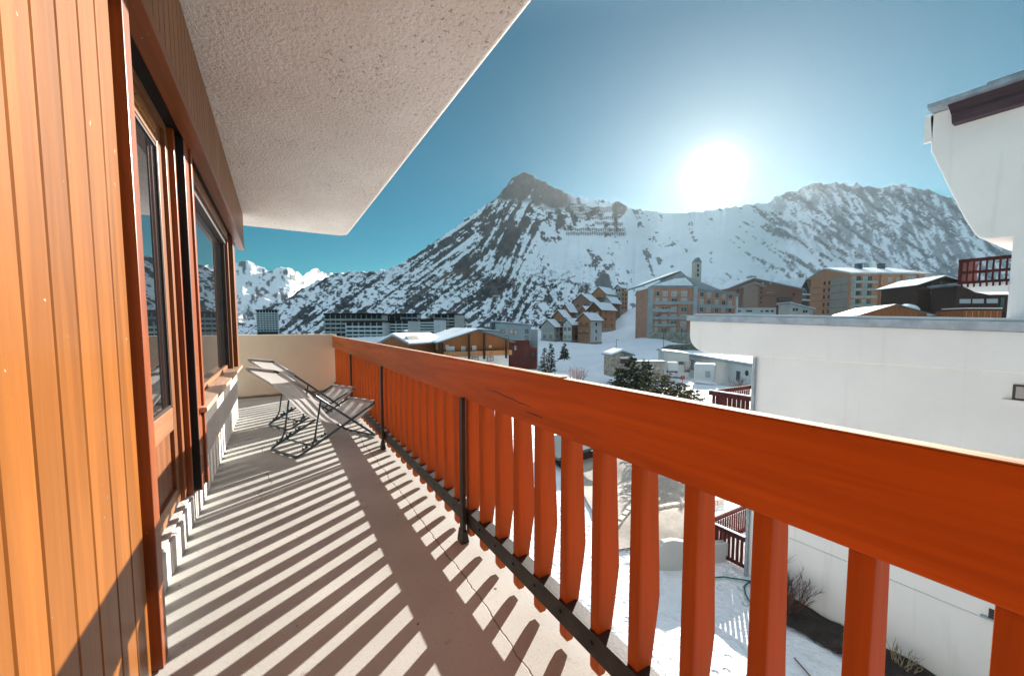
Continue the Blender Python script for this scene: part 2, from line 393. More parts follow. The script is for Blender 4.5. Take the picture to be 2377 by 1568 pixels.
# railing
rl = thing('balcony_railing', 'orange stained timber balcony railing with black iron posts and tapering balusters', 'railing', (.86, 2.5, 0), world=True)
b = MB(); b.box(.835, .872, -2.6, 7.5, .766, .966)
b.build('rail', M_rail, rl, bevel=.006)
b = MB(); b.box(.836, .871, 1.09, 7.49, .9662, .9725); b.box(.837, .871, -2.59, 1.075, .9662, .9685)
b.build('worn_top', M_worn, rl, bevel=.002)
b = MB()
for pts in ([(1.66, .858), (1.60, .853), (1.55, .856), (1.50, .851), (1.44, .846), (1.40, .846), (1.345, .838), (1.31, .841), (1.27, .837)], [(1.30, .815), (1.27, .812), (1.22, .8125), (1.19, .809)]):
    q = [(.8345, y, z) for y, z in pts]; n = len(q); b.tube(q, [.0004 + .0019 * math.sin(math.pi * (k + .3) / (n - .4)) ** .7 for k in range(n)], 5)
b.build('crack', M_hole, rl.children[0])
def bal_mesh():
    prof = [(.853, .768), (.853, .035), (.860, .018), (.886, .018), (.893, .035)]
    zs = [(.939, .33), (.943, .365), (.941, .40), (.921, .768)]
    b = MB(); b.prism(prof + zs, 1, 0, .038); return b
bm0 = bal_mesh(); me = None; k0 = 0
for k in range(-12, 44):
    y = .2405 + .165 * k
    if y > 7.42: break
    if me is None:
        o = bm0.build('baluster', M_bal, rl, bevel=.003); me = o.data; base = -rl.location.y
    else:
        o = bpy.data.objects.new('baluster', me); COL.objects.link(o); o.parent = rl
        bv = o.modifiers.new('bevel', 'BEVEL'); bv.width = .003; bv.segments = 2; bv.limit_method = 'ANGLE'
    o.location.y = y + random.uniform(-.003, .003); o.rotation_euler.x = 0; o.location.x = random.uniform(-.002, .002)
b = MB(); b.box(.842, .8515, -2.6, 7.5, .086, .166); b.box(.8525, .90, -2.6, 7.5, .1615, .1655)
bar = b.build('bottom_bar', M_iron, rl)
b = MB()
for k in range(-12, 44):
    y = .2405 + .165 * k + .019
    if y < 7.4: b.tube([(.8424, y, .128), (.8385, y, .128)], .0065, 8)
b.build('bolt', M_hole, bar)
for yy in (-1.7, .02 - 3, 1.90, 3.75, 5.5):
    if yy < -2.5: continue
    b = MB(); b.box(.812, .832, yy - .02, yy + .02, .06, .775)
    b.prism([(.80, 0.003), (.845, 0.003), (.833, .07), (.811, .07)], 1, yy - .032, yy + .032)
    b.box(.8325, .841, yy - .018, yy + .018, .10, .155)
    b.build('post', M_iron, rl, bevel=.002)

# ------------------------------------------------------------------ deck chairs
def rounded(pts, r, n=5):
    pts = [Vector(p) for p in pts]; out = [pts[0]]
    for i in range(1, len(pts) - 1):
        a, p, c = pts[i - 1], pts[i], pts[i + 1]
        d1 = (a - p).normalized(); d2 = (c - p).normalized(); rr = min(r, (a - p).length * .45, (c - p).length * .45)
        s, e = p + d1 * rr, p + d2 * rr
        for k in range(n + 1):
            t = k / n; out.append(s * (1 - t) ** 2 + p * 2 * t * (1 - t) + e * t ** 2)
    return out + [pts[-1]]
def make_chair(label, loc, rot, group):
    t = thing('deck_chair', label, 'deck chair', loc, rot, group)
    W = .50; r = .0115
    b = MB(); b.tube(rounded([(-.14, 0, .775), (.0, 0, .672), (.84, 0, .013), (.84, W, .013), (.0, W, .672), (-.14, W, .775), (-.14, 0, .775)], .06), r)
    b.build('back_frame', M_chair, t, smooth=True)
    b = MB(); b.tube(rounded([(.86, .03, .36), (.56, .03, .235), (.02, .03, .015), (.02, W - .03, .015), (.56, W - .03, .235), (.86, W - .03, .36), (.86, .03, .36)], .05), r)
    b.tube([(.17, .03, .075), (.17, W - .03, .075)], .008)
    b.build('seat_frame', M_chair, t, smooth=True)
    for yy in (.0, W):
        b = MB(); b.tube(rounded([(.235, yy, .495), (.17, yy * .96 + .01, .14), (.13, yy * .96 + .01, .062), (.155, .03 if yy == 0 else W - .03, .064)], .02), .0085); b.build('prop', M_chair, t, smooth=True)
        b = MB(); q = .045 if yy == 0 else W - .045
        for u in (.10, .19, .28):
            z = .015 + (u - .02) * .407; b.prism([(u - .03, z + .008), (u + .03, z + .03), (u + .012, z + .055), (u - .004, z + .022), (u - .024, z + .038)], 1, q - .006, q + .006)
        b.build('notch_plate', M_chair, t)
    prof = [(-.15, .785), (-.06, .72), (.05, .628), (.14, .53), (.24, .41), (.33, .305), (.42, .235), (.51, .205), (.60, .215), (.70, .255), (.79, .31), (.87, .372)]
    ny = 9; vs = []; fs = []; b = MB()
    # resample profile
    pr = []
    for i in range(len(prof) - 1):
        for k in range(4): t_ = k / 4; pr.append((prof[i][0] * (1 - t_) + prof[i + 1][0] * t_, prof[i][1] * (1 - t_) + prof[i + 1][1] * t_))
    pr.append(prof[-1])
    for s_ in (0, 1):
        for i, (u, z) in enumerate(pr):
            for j in range(ny):
                w = j / (ny - 1); sag = .018 * math.sin(math.pi * i / (len(pr) - 1)) * math.sin(math.pi * w)
                vs.append((u, .018 + w * (W - .036) + .006 * math.sin(i * .7 + j) * (0 if j in (0, ny - 1) else 1), z - sag + .004 * math.sin(i * .9 + j * 1.7) - s_ * .004))
    n = len(pr)
    for s_ in (0, 1):
        for i in range(n - 1):
            for j in range(ny - 1):
                q = s_ * n * ny + i * ny + j; fs.append((q, q + 1, q + ny + 1, q + ny) if s_ == 0 else (q, q + ny, q + ny + 1, q + 1))
    for i in range(n - 1):
        for j in (0, ny - 1):
            q = i * ny + j; fs.append((q, q + ny, q + ny + n * ny, q + n * ny))
    b.add(vs, fs); fb = b.build('fabric_seat', M_fabric, t, smooth=True)
    for pts in ([(.085, 0, .612), (.0, 0, .672), (-.13, 0, .767)], [(.085, W, .612), (.0, W, .672), (-.13, W, .767)], [(-.141, .03, .776), (-.141, W - .03, .776)], [(.861, .05, .361), (.861, W - .05, .361)]):
        b = MB(); b.tube(pts, .0165, 9); b.build('sleeve', M_fabric, fb, smooth=True)
    return t
G = 'deck chairs facing the sun on the balcony'
ch1 = make_chair('grey mesh deck chair nearer the camera, casting its shadow toward the wall', (.118, 3.80, 0), math.radians(28), G)
ch2 = dup(ch1, (.083, 4.876, 0), math.radians(28), 'grey mesh deck chair behind the other one, closer to the cream parapet', G)
# ================================================================== TERRAIN
PXA = [(-100, 0), (0, 0)]
def axyz(px, py, d): v = P(px, py, d); return (v.x, v.y, v.z)
anch = [(x, y, -6.45) for x, y in ((-6, -6), (-6, 6), (0, 8), (4, 4), (9, 0), (10, 6), (14, 4), (12, -8), (20, -6), (18, 2))]
anch += [(8.3, 7.9, -6.1), (10.5, 4.3, -6.42), (12, 10, -5.9), (16, 14, -6.0), (8, 14, -6.8), (2, 16, -7.2), (20, 12, -6.2), (-10, 20, -8), (26, 10, -6.0), (30, 18, -6.3)]
anch += [axyz(*p) for p in ((1560, 1040, 26), (1460, 1010, 33), (1340, 1110, 20), (1640, 885, 75), (1560, 880, 72), (1720, 905, 75), (1440, 890, 80), (1330, 855, 110), (1250, 858, 105), (1180, 868, 85),
    (1060, 880, 78), (960, 860, 80), (900, 812, 130), (1300, 792, 172), (1372, 799, 172), (1270, 790, 175), (1400, 770, 195), (1430, 735, 222), (1480, 715, 240), (1470, 760, 185), (1440, 800, 158), (1400, 830, 125), (1500, 812, 128),
    (1480, 835, 100), (1510, 783, 140), (1605, 800, 140), (1680, 790, 145), (1580, 812, 112), (1760, 772, 130), (1850, 772, 132), (1920, 768, 140), (2060, 765, 140), (2170, 775, 92), (2080, 870, 50), (2270, 870, 48), (2377, 840, 60),
    (1240, 770, 240), (1150, 772, 260), (1060, 778, 330), (900, 784, 350), (800, 786, 350), (700, 780, 420), (620, 778, 430), (560, 782, 400), (400, 790, 300), (600, 815, 150), (760, 815, 150))]
AN = np.array(anch)
def ground(x, y):
    x = np.asarray(x, float); y = np.asarray(y, float); num = 0; den = 0
    for ax, ay, az_ in AN:
        d2 = (x - ax) ** 2 + (y - ay) ** 2 + .6 + .0006 * (ax * ax + ay * ay)
        w_ = d2 ** -1.7; num = num + w_ * az_; den = den + w_
    return num / den
def gz(x, y): return float(ground(np.array([x]), np.array([y]))[0])
def grid_mesh(name, X, Y, Z, mats, cols=None, smooth=True):
    nr, nc = X.shape; me = bpy.data.meshes.new(name)
    me.vertices.add(nr * nc); me.vertices.foreach_set('co', np.stack([X, Y, Z], -1).astype(np.float32).ravel())
    q = np.arange(nr * nc).reshape(nr, nc); f = np.stack([q[:-1, :-1], q[:-1, 1:], q[1:, 1:], q[1:, :-1]], -1).reshape(-1, 4)
    n = len(f); me.loops.add(n * 4); me.polygons.add(n)
    me.loops.foreach_set('vertex_index', f.astype(np.int32).ravel()); me.polygons.foreach_set('loop_start', np.arange(0, n * 4, 4, dtype=np.int32))
    me.update(); me.validate()
    if smooth: me.polygons.foreach_set('use_smooth', np.ones(n, bool))
    if cols is not None:
        ca = me.attributes.new('Col', 'FLOAT_COLOR', 'POINT'); ca.data.foreach_set('color', cols.astype(np.float32).ravel())
    for mm in mats: me.materials.append(mm)
    o = bpy.data.objects.new(name, me); COL.objects.link(o); return o
def snowmat():
    m, nt, b = newmat('snow_ground')
    v = coords(nt, (1, 1, 1))
    c = mixc(nt, ramp(nt, noise(nt, v, .12, 5), .3, .7), (.74, .77, .82, 1), (.84, .86, .89, 1))
    d = ramp(nt, noise(nt, v, 1.9, 5, .7), .68, .74); c = mixc(nt, mth(nt, 'MULTIPLY', d, .75), c, (.22, .19, .16, 1))
    d = ramp(nt, noise(nt, v, 11, 2, .5), .72, .75); c = mixc(nt, mth(nt, 'MULTIPLY', d, .8), c, (.10, .08, .07, 1))
    nt.links.new(c, b.inputs['Base Color']); b.inputs['Roughness'].default_value = .8; b.inputs['Specular IOR Level'].default_value = .2
    vo = N(nt, 'ShaderNodeTexVoronoi', i_Scale=2.6); nt.links.new(v, vo.inputs['Vector'])
    foot = mth(nt, 'MULTIPLY', ramp(nt, vo.outputs['Distance'], .12, .26), mth(nt, 'MULTIPLY', ramp(nt, noise(nt, v, .5, 3), .44, .56), .5))
    h = mth(nt, 'ADD', mth(nt, 'ADD', noise(nt, v, 2.2, 5, .6), mth(nt, 'MULTIPLY', noise(nt, v, 9, 4, .6), .35)), foot)
    bn = N(nt, 'ShaderNodeBump', i_Strength=.7, i_Distance=.22); nt.links.new(h, bn.inputs['Height']); nt.links.new(bn.outputs[0], b.inputs['Normal'])
    return m
M_sground = snowmat()
AZ = np.radians(np.linspace(-100, 170, 560)); R = np.concatenate([[.5], np.geomspace(2.5, 620, 210)])
RR, AA = np.meshgrid(R, AZ, indexing='ij'); X, Y = RR * np.sin(AA), RR * np.cos(AA)
Z = ground(X, Y) + (fbm(X / 9, Y / 9, 5) - .5) * np.clip(RR / 40, .25, 1.2) * .9 + (fbm(X * .9, Y * .9, 4) - .5) * .16 * np.clip(2 - RR / 30, 0, 1)
struct(grid_mesh('snow_ground', X, Y, Z, [M_sground]))

# mountains --------------------------------------------------------------
def ridge_table(pts): a = [(azel(px, py)) + (d,) for px, py, d in pts]; a.sort(); return np.array(a)
def mountmat():
    m, nt, b = newmat('mountain_rock_and_snow')
    at = N(nt, 'ShaderNodeAttribute', attribute_name='Col')
    nt.links.new(at.outputs['Color'], b.inputs['Base Color']); b.inputs['Roughness'].default_value = .9; b.inputs['Specular IOR Level'].default_value = .1
    v = coords(nt, (1, 1, 1)); bn = N(nt, 'ShaderNodeBump', i_Strength=.5, i_Distance=4); nt.links.new(noise(nt, v, .09, 6, .65), bn.inputs['Height']); nt.links.new(bn.outputs[0], b.inputs['Normal'])
    return m
M_mount = mountmat()
def project(X, Y, Z):
    dx, dy, dz = X, Y, Z - H
    wv = dx * FWD.x + dy * FWD.y + dz * FWD.z
    wv = np.where(wv > 1, wv, 1)
    return CX + F * (dx * RGT.x + dy * RGT.y) / wv, PY - F * (dx * UPV.x + dy * UPV.y + dz * UPV.z) / wv
main = ridge_table([(-700, 640, 1470), (-250, 640, 1400), (100, 690, 1365), (400, 760, 1330), (540, 752, 1316), (560, 748, 1309), (600, 728, 1295), (650, 700, 1260), (700, 672, 1246), (735, 652, 1225), (765, 640, 1204), (790, 634, 1190), (840, 631, 1176), (900, 624, 1148),
    (950, 600, 1120), (1000, 567, 1099), (1050, 533, 1078), (1100, 493, 1064), (1150, 462, 1050), (1170, 437, 1043), (1190, 414, 1040), (1212, 402, 1036), (1226, 404, 1036), (1245, 413, 1032), (1258, 422, 1032), (1270, 426, 1029), (1290, 437, 1015), (1305, 441, 1015),
    (1340, 460, 980), (1400, 466, 945), (1422, 471, 910), (1432, 464, 903), (1442, 470, 896), (1470, 485, 700), (1510, 488, 490), (1560, 495, 500), (1600, 493, 440), (1650, 487, 430), (1700, 481, 440), (1740, 474, 520), (1785, 470, 560), (1800, 456, 875), (1820, 447, 945),
    (1850, 440, 1050), (1870, 432, 1071), (1900, 427, 1085), (1945, 424, 1099), (1990, 429, 1113), (2050, 434, 1120), (2100, 429, 1120), (2140, 440, 1120), (2200, 455, 1120), (2260, 475, 1106), (2320, 505, 1092), (2377, 530, 1085), (2900, 560, 1120), (4500, 560, 1190)])
def mountain(name, tab, na, nr, a0, a1, foot, seed, colour, jag=.01, rough_amp=.055, prof=(.28, 1.7), over=1.5):
    az = np.linspace(a0, a1, na); t = np.concatenate([np.linspace(0, 1, nr - 14), 1 + np.linspace(.02, 1, 14) ** 1.5 * (over - 1)])
    el = np.interp(az, tab[:, 0], tab[:, 1]); rd = np.interp(az, tab[:, 0], tab[:, 2])
    kw = int(na * 3.2 / (a1 - a0)); kk = np.exp(-np.linspace(-2, 2, 2 * kw + 1) ** 2); kk /= kk.sum(); rd = np.convolve(np.pad(rd, kw, mode='edge'), kk, 'valid')
    jg = (fbm(az * 2.2 + seed, az * 0 + 3, 5) - .5) * jag
    ar = np.radians(az); T, A = np.meshgrid(t, ar, indexing='ij'); RD = rd[None, :] + 0 * T; EL = el[None, :] + 0 * T
    rf = np.minimum(foot(az), rd * .8); RF = rf[None, :] + 0 * T
    zf = ground(rf * np.sin(ar), rf * np.cos(ar)) - 1.0 if name == 'mountain' else rf * 0 - 10
    ZF = zf[None, :] + 0 * T; ZR = H + EL * RD
    r = RF + T * (RD - RF)
    tt = np.clip(T, 0, 1); pr = prof[0] * tt + (1 - prof[0]) * tt ** prof[1]
    Xm, Ym = r * np.sin(A), r * np.cos(A)
    amp = (ZR - ZF) * rough_amp * np.sin(np.pi * np.clip(tt, 0, 1)) ** .6
    gul = ridged(np.degrees(A) * .55 + seed, r / 600 + seed, 5) - .5
    iso = ridged(Xm / 180 + seed, Ym / 180, 6) - .5
    fine = fbm(Xm / 30, Ym / 30, 5) - .5
    Zm = ZF + (ZR - ZF) * pr + amp * (.5 * gul + 1.2 * iso + .6 * fine)
    Zm = Zm + jg[None, :] * RD * np.clip(T, 0, 1) ** 9
    Zm = np.where(T > 1, ZR + jg[None, :] * RD - (T - 1) * RD * .55, Zm)
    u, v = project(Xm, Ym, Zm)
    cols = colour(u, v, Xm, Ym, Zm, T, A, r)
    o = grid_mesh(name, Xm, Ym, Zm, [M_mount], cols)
    return struct(o), (az, np.degrees(ar), r, Xm, Ym, Zm, u, v)
SNOWC = np.array([.84, .87, .91]); DARKC = np.array([.062, .070, .076]); ROCKC = np.array([.15, .135, .125]); BROWN = np.array([.17, .125, .10])
def blob(u, v, cx, cy, rx, ry, ang=0):
    c, s = math.cos(math.radians(ang)), math.sin(math.radians(ang)); x = (u - cx) * c + (v - cy) * s; y = -(u - cx) * s + (v - cy) * c
    return np.exp(-((x / rx) ** 2 + (y / ry) ** 2))
def col_main(u, v, X, Y, Z, T, A, r):
    def streak(ang, la, lb, o=5, sd=0):
        c, s = math.cos(math.radians(ang)), math.sin(math.radians(ang)); return fbm((u * c + v * s) / la + sd, (-u * s + v * c) / lb + sd * 1.7, o)
    wob = fbm(u / 25, v / 25, 4) - .5
    n_left = streak(-36, 75, 6.5, 5, 3); n_mid = streak(-62, 60, 8, 5, 9); n_r = streak(70, 26, 13, 5, 14); n_rr = streak(35, 42, 7.5, 5, 21)
    speck = fbm(u / 8, v / 5.5, 4, .6); fineg = fbm(u / 3.2, v / 2.8, 3)
    wl = sst(1180, 1090, u); wm = sst(1090, 1150, u) * sst(1290, 1210, u); wr = sst(1210, 1290, u) * sst(1660, 1560, u); wrr = sst(1600, 1700, u)
    nn = (n_left * wl + n_mid * wm + n_r * wr + n_rr * wrr) / (wl + wm + wr + wrr + 1e-6)
    thr = .548 + 0 * u
    thr = thr + .055 * sst(1240, 1330, u) * sst(1560, 1450, u); thr = thr - .10 * blob(u, v, 1010, 580, 120, 70) - .13 * blob(u, v, 1150, 520, 55, 55) + .10 * blob(u, v, 1320, 600, 110, 70) + .07 * blob(u, v, 1060, 560, 30, 60, -36)
    thr = thr - .16 * blob(u, v, 1172, 560, 20, 85, 8) - .14 * blob(u, v, 1235, 520, 14, 22) - .16 * blob(u, v, 1292, 512, 22, 26) - .16 * blob(u, v, 1338, 520, 17, 26)
    thr = thr - .15 * blob(u, v, 1040, 640, 60, 11, -14) - .16 * blob(u, v, 1185, 660, 26, 17) - .12 * blob(u, v, 1110, 690, 70, 10, -30) - .12 * blob(u, v, 1390, 620, 80, 16, 45) - .1 * blob(u, v, 1370, 665, 60, 14, -15)
    thr = thr + .10 * sst(1480, 1580, u) * sst(1850, 1700, u) + .06 * blob(u, v, 1640, 570, 170, 100)  # fewer rocks under the sun: haze fading put into the colour
    rk = sst(thr - .018, thr + .018, nn * .72 + .28 * fbm(u / 11 + 5, v / 7, 4) + (fineg - .5) * .22)
    # scrub and small trees low on the slope
    low = sst(600, 665, v) * sst(1420, 1330, u) + .9 * sst(620, 680, v) * sst(1400, 1700, u) * .4 + sst(640, 660, v) * sst(900, 800, u) * .8
    sp = sst(.53, .60, speck + (fineg - .5) * .25 - .05 * (1 - sst(.35, .6, fbm(u / 60, v / 40, 3)))) * np.clip(low, 0, 1)
    # grey summit block
    cap = sst(-16, 16, (474 + .04 * (u - 1200) + wob * 70) - v) * sst(1120, 1160, u + wob * 40) * sst(1350, 1310, u) * sst(1500, 1480, u)
    cap = np.maximum(cap, sst(.45, .6, blob(u, v, 1436, 487, 22, 26) + wob * .5))
    capn = cap * sst(.20, .30, streak(-50, 20, 6, 4, 40) + .0)
    # broken cliffs of the right-hand mountain
    cl = sst(1740, 1860, u) * sst(650, 560, v - (u - 2000) * .35); cn = sst(.41, .55, streak(62, 26, 8, 5, 60) + (fineg - .5) * .2)
    c = SNOWC[None, None, :] * (0.94 + .1 * fbm(u / 40, v / 20, 3))[..., None]
    rockcol = DARKC + (ROCKC - DARKC) * (sst(.3, .7, fbm(u / 14, v / 14, 4)) * .55)[..., None]
    right = sst(1280, 1640, u)[..., None]; rockcol = rockcol * (1 - right) + (rockcol * .6 + np.array([.22, .24, .25])) * right  # rocks paled toward the right, haze painted into their colour
    br = np.clip(blob(u, v, 1040, 642, 60, 12, -14) + blob(u, v, 1185, 662, 28, 18) + blob(u, v, 1436, 490, 25, 30) + .5 * blob(u, v, 1900, 590, 60, 25), 0, 1)[..., None]
    rockcol = rockcol * (1 - br * .8) + BROWN * br * .8
    k = np.clip(rk, 0, 1)[..., None]; c = c * (1 - k) + rockcol * k
    k = (cl * cn * (.55 + .35 * fbm(u / 5, v / 5, 3)))[..., None]; c = c * (1 - k) + np.array([.20, .215, .225]) * k
    k = (np.clip(sp, 0, 1) * .92)[..., None]; c = c * (1 - k) + np.array([.03, .04, .045]) * k
    gcap = (.75 + .6 * fbm(u / 6, v / 9, 4))[..., None]
    k = capn[..., None]; c = c * (1 - k) + ROCKC * .95 * gcap * k
    return np.concatenate([c, np.ones(c.shape[:2] + (1,))], -1)
foot_main = lambda az: np.interp(az, [-60, 5, 18, 26, 34, 40, 48, 56, 70, 100], [560, 540, 440, 360, 300, 255, 250, 240, 230, 240])
mo, MT = mountain('mountain', main, 1500, 330, -55, 100, foot_main, 3.3, col_main, jag=.012)
far = ridge_table([(-800, 560, 2600), (200, 600, 2600), (480, 612, 2500), (550, 608, 2500), (575, 607, 2500), (600, 615, 2450), (625, 628, 2400), (650, 622, 2350), (672, 621, 2350), (690, 632, 2325), (702, 640, 2325), (722, 626, 3000), (735, 624, 3000), (748, 632, 3000), (775, 637, 3000), (830, 650, 3000), (950, 680, 3000)])
def col_far(u, v, X, Y, Z, T, A, r):
    n = fbm(u / 9 + 3, v / 14, 5); c = SNOWC[None, None, :] * (.95 + .08 * fbm(u / 20, v / 20, 3))[..., None]
    rk = np.clip(sst(.50, .58, n - .10 * (1 - np.clip(blob(u, v, 665, 640, 30, 20) + blob(u, v, 560, 612, 40, 8), 0, 1)) + .08 * sst(690, 740, v)), 0, 1)
    lo = sst(700, 745, v + 14 * (fbm(u / 10, v / 8, 4) - .5)) * .8
    k = np.clip(rk * .95, 0, 1)[..., None]; c = c * (1 - k) + np.array([.13, .135, .145]) * k
    k = lo[..., None] * sst(.42, .52, fbm(u / 4, v / 4, 4))[..., None]; c = c * (1 - k) + np.array([.03, .04, .05]) * k
    return np.concatenate([c, np.ones(c.shape[:2] + (1,))], -1)
mountain('far_mountains', far, 420, 130, -35, 17, lambda az: 1750 + 0 * az, 8.1, col_far, jag=.009, rough_amp=.085, prof=(.5, 1.5))
def on_mountain(px, py):
    a, _ = azel(px, py); j = int(np.clip(np.searchsorted(MT[0], a), 1, len(MT[0]) - 1)); vv = MT[7][:-14, j]
    i = int(np.argmin(np.abs(vv - py))); return Vector((MT[3][i, j], MT[4][i, j], MT[5][i, j]))

# ================================================================== BUILDING KIT
def timber(name, col, axis=2): return wood(name, col, axis, rough=.75, coat=0, knots=False) if name not in MATS else MATS[name]
T_orange = timber('town_orange_timber', (.50, .215, .115)); T_brown = timber('town_brown_timber', (.22, .092, .045)); T_dark = timber('town_dark_timber', (.045, .026, .022))
T_red = mat('town_red_render', (.17, .04, .03), .85, .2, .4); T_beige = mat('town_beige_render', (.46, .42, .38), .9, .12, .3); T_blue = mat('town_grey_blue_cladding', (.30, .37, .41), .7, .1, .3)
T_grey = mat('town_grey_panel', (.33, .36, .38), .7, .12, .3); T_white = mat('town_white_render', (.62, .62, .60), .9, .08, .3); T_pinkish = timber('town_pink_brown_timber', (.34, .17, .13))
T_stone = mat('stone_wall', (.36, .32, .26), .95, .35, 1.4, bump=.8, bscale=2.5, bdist=.12, col2=(.19, .17, .14)); T_slate = mat('grey_slate_roof', (.20, .23, .26), .7, .2, .8)
T_teal = mat('teal_metal_roof', (.05, .085, .095), .5, .2, .6); T_conc = mat('town_concrete_balcony', (.40, .385, .36), .85, .12, .5); T_vdark = mat('deep_loggia', (.045, .045, .05), .9, .3, .2)
WCACHE = {}
def win_mesh(w_, h_, fr, pn, nx):
    key = (round(w_, 2), round(h_, 2), fr.name, pn.name, nx)
    if key not in WCACHE:
        b = MB(); t = min(.09, w_ * .09); b.box(-w_ / 2, w_ / 2, -.035, -.005, 0, h_, 1)
        b.box(-w_ / 2, w_ / 2, -.09, 0, -t, 0); b.box(-w_ / 2, w_ / 2, -.09, 0, h_, h_ + t); b.box(-w_ / 2 - t, -w_ / 2, -.09, 0, -t, h_ + t); b.box(w_ / 2, w_ / 2 + t, -.09, 0, -t, h_ + t)
        for i in range(1, nx): x = -w_ / 2 + w_ * i / nx; b.box(x - t * .4, x + t * .4, -.075, 0, 0, h_)
        WCACHE[key] = b.mesh('window', [fr, pn])
    return WCACHE[key]
def win(par, face, x, z, w_, h_, dims, fr=None, pn=None, nx=1, name='window'):
    W, D = dims; o = bpy.data.objects.new(name, win_mesh(w_, h_, fr or T_white, pn or M_pane, nx)); COL.objects.link(o); o.parent = par
    if face == 'f': o.location = (x, -.002, z)
    elif face == 'l': o.location = (-W / 2 - .002, x, z); o.rotation_euler.z = -math.pi / 2
    else: o.location = (W / 2 + .002, x, z); o.rotation_euler.z = math.pi / 2
    return o
def part(par, name, m, fn, bevel=0): b = MB(); fn(b); return b.build(name, m, par, bevel=bevel)
def gable_roof(par, W, D, h, rise, over, ridge_x=0, th=.22, m=None, snow=.25, depth_axis=True, hl=None, hr=None, front=None, sides='lr'):
    # ridge runs along depth (gable toward the viewer)
    m = m or T_slate; hl = h if hl is None else hl; hr = h if hr is None else hr; top = max(hl, hr) if False else h + rise
    fo = over if front is None else front
    def side(sgn, he):
        xe = sgn * (W / 2); k = (top - he) / (abs(xe - ridge_x)); xo = xe + sgn * over; zo = he - over * k
        return [(ridge_x, top), (xo, zo), (xo, zo + th), (ridge_x, top + th)]
    def both(b):
        a = side(-1, hl); c = side(1, hr); pts = [a[1], a[0], c[1], c[2], c[3], a[2]]
        b.prism([a[1], (ridge_x, top), c[1], c[2], (ridge_x, top + th), a[2]], 1, -fo, D + over)
    rf = part(par, 'roof', m, both)
    for sgn, he, key in ((-1, hl, 'l'), (1, hr, 'r')):
        if snow and key in sides:
            q = side(sgn, he); e = .004
            b = MB(); b.prism([(q[2][0] - sgn * .1, q[2][1] + e), (ridge_x, top + th + e), (ridge_x, top + th + snow), (q[2][0] - sgn * .25, q[2][1] + snow)], 1, -fo + .12, D + over - .12); b.build('snow_cover', M_roofsnow, rf)
    return rf
def house_walls(par, W, D, h, rise, m, ridge_x=0, hl=None, hr=None, below=4):
    hl = h if hl is None else hl; hr = h if hr is None else hr
    return part(par, 'wall', m, lambda b: b.prism([(-W / 2, -below), (W / 2, -below), (W / 2, hr), (ridge_x, h + rise), (-W / 2, hl)], 1, 0, D))
def at(px, py, d, alpha=0): return P(px, py, d), -PSI + math.radians(alpha)
def ppm(d): return F / d
def chimney(par, x, y, z0, z1, s=.7, m=None, snowcap=True):
    c = part(par, 'chimney', m or T_stone, lambda b: (b.box(x - s / 2, x + s / 2, y - s / 2, y + s / 2, z0, z1), b.box(x - s * .65, x + s * .65, y - s * .65, y + s * .65, z1 + .002, z1 + .15)))
    if snowcap: part(c, 'snow_cover', M_roofsnow, lambda b: b.box(x - s * .6, x + s * .6, y - s * .6, y + s * .6, z1 + .154, z1 + .5), bevel=.12)
def zpy(py, d): return P(CX, py, d).z
def seat(name, label, cat, px, pyb, d, alpha=0, group=None):
    v = P(px, pyb, d); return thing(name, label, cat, v, -PSI + math.radians(alpha), group)
def dims(px0, px1, d, alpha):
    c = (px0 + px1) / 2; be = math.radians(alpha) + math.atan((c - CX) / F); return (px1 - px0) / F * d / max(.35, math.cos(be) / math.cos(math.atan((c - CX) / F))), c
# ---- brown chalet across the valley road
d = 78; W, c = dims(1027, 1184, d, 24); base = zpy(878, d); t = seat('timber_chalet', 'broad brown timber chalet with white lower floor and snowy roof just beyond the railing', 'chalet', c, 878, d, 24)
hh = zpy(792, d) - base; rise = zpy(767, d) - base - hh; L = 15; k1 = zpy(825, d) - base; k2 = zpy(812, d) - base
part(t, 'wall', T_white, lambda b: b.box(-W / 2 + .05, W / 2 - .05, .05, L - .05, -2, k1 - .004))
part(t, 'upper_wall', timber('chalet_boarding', (.29, .11, .042)), lambda b: b.prism([(-W / 2, k1), (W / 2, k1), (W / 2, hh), (0, hh + rise), (-W / 2, hh)], 1, 0, L))
gable_roof(t, W, L, hh, rise, 1.1, m=T_teal, snow=.3, sides='l')
bal = part(t, 'balcony', timber('chalet_rail', (.40, .19, .09)), lambda b: b.box(-W / 2 + .2, W / 2 + .3, -.9, -.75, k1, k2 - .1))
part(bal, 'balcony_floor', T_brown, lambda b: b.box(-W / 2 + .2, W / 2 + .3, -.74, -.005, k1, k1 + .12))
for px in (1029, 1086, 1120, 1171):
    x = (px - c) / F * d / .93; part(t, 'post', T_dark, lambda b: b.box(x - .2, x + .2, -1.2, -.92, k1 - .6, hh + rise * (1 - abs(x) / (W / 2)) - .1))
for px, py, w_, h_ in ((1049, 815, 1.4, 1.0), (1077, 815, .7, 1.0), (1101, 814, .7, 1.0), (1138, 807, .45, .45), (1042, 806, .5, .6)): win(t, 'f', (px - c) / F * d / .93, zpy(py, d) - base, w_, h_, (W, L), pn=M_panel)
for px in (1103, 1138): win(t, 'f', (px - c) / F * d / .93, zpy(838, d) - base, 1.2, .8, (W, L), fr=T_red, pn=M_panel, nx=2)
for yy in (3, 7.5, 10): win(t, 'l', yy, k2 + .2, 1.2, 1.0, (W, L), pn=M_panel, nx=2)
chimney(t, 1.5, 9, hh + 1, hh + rise + .9, .8)
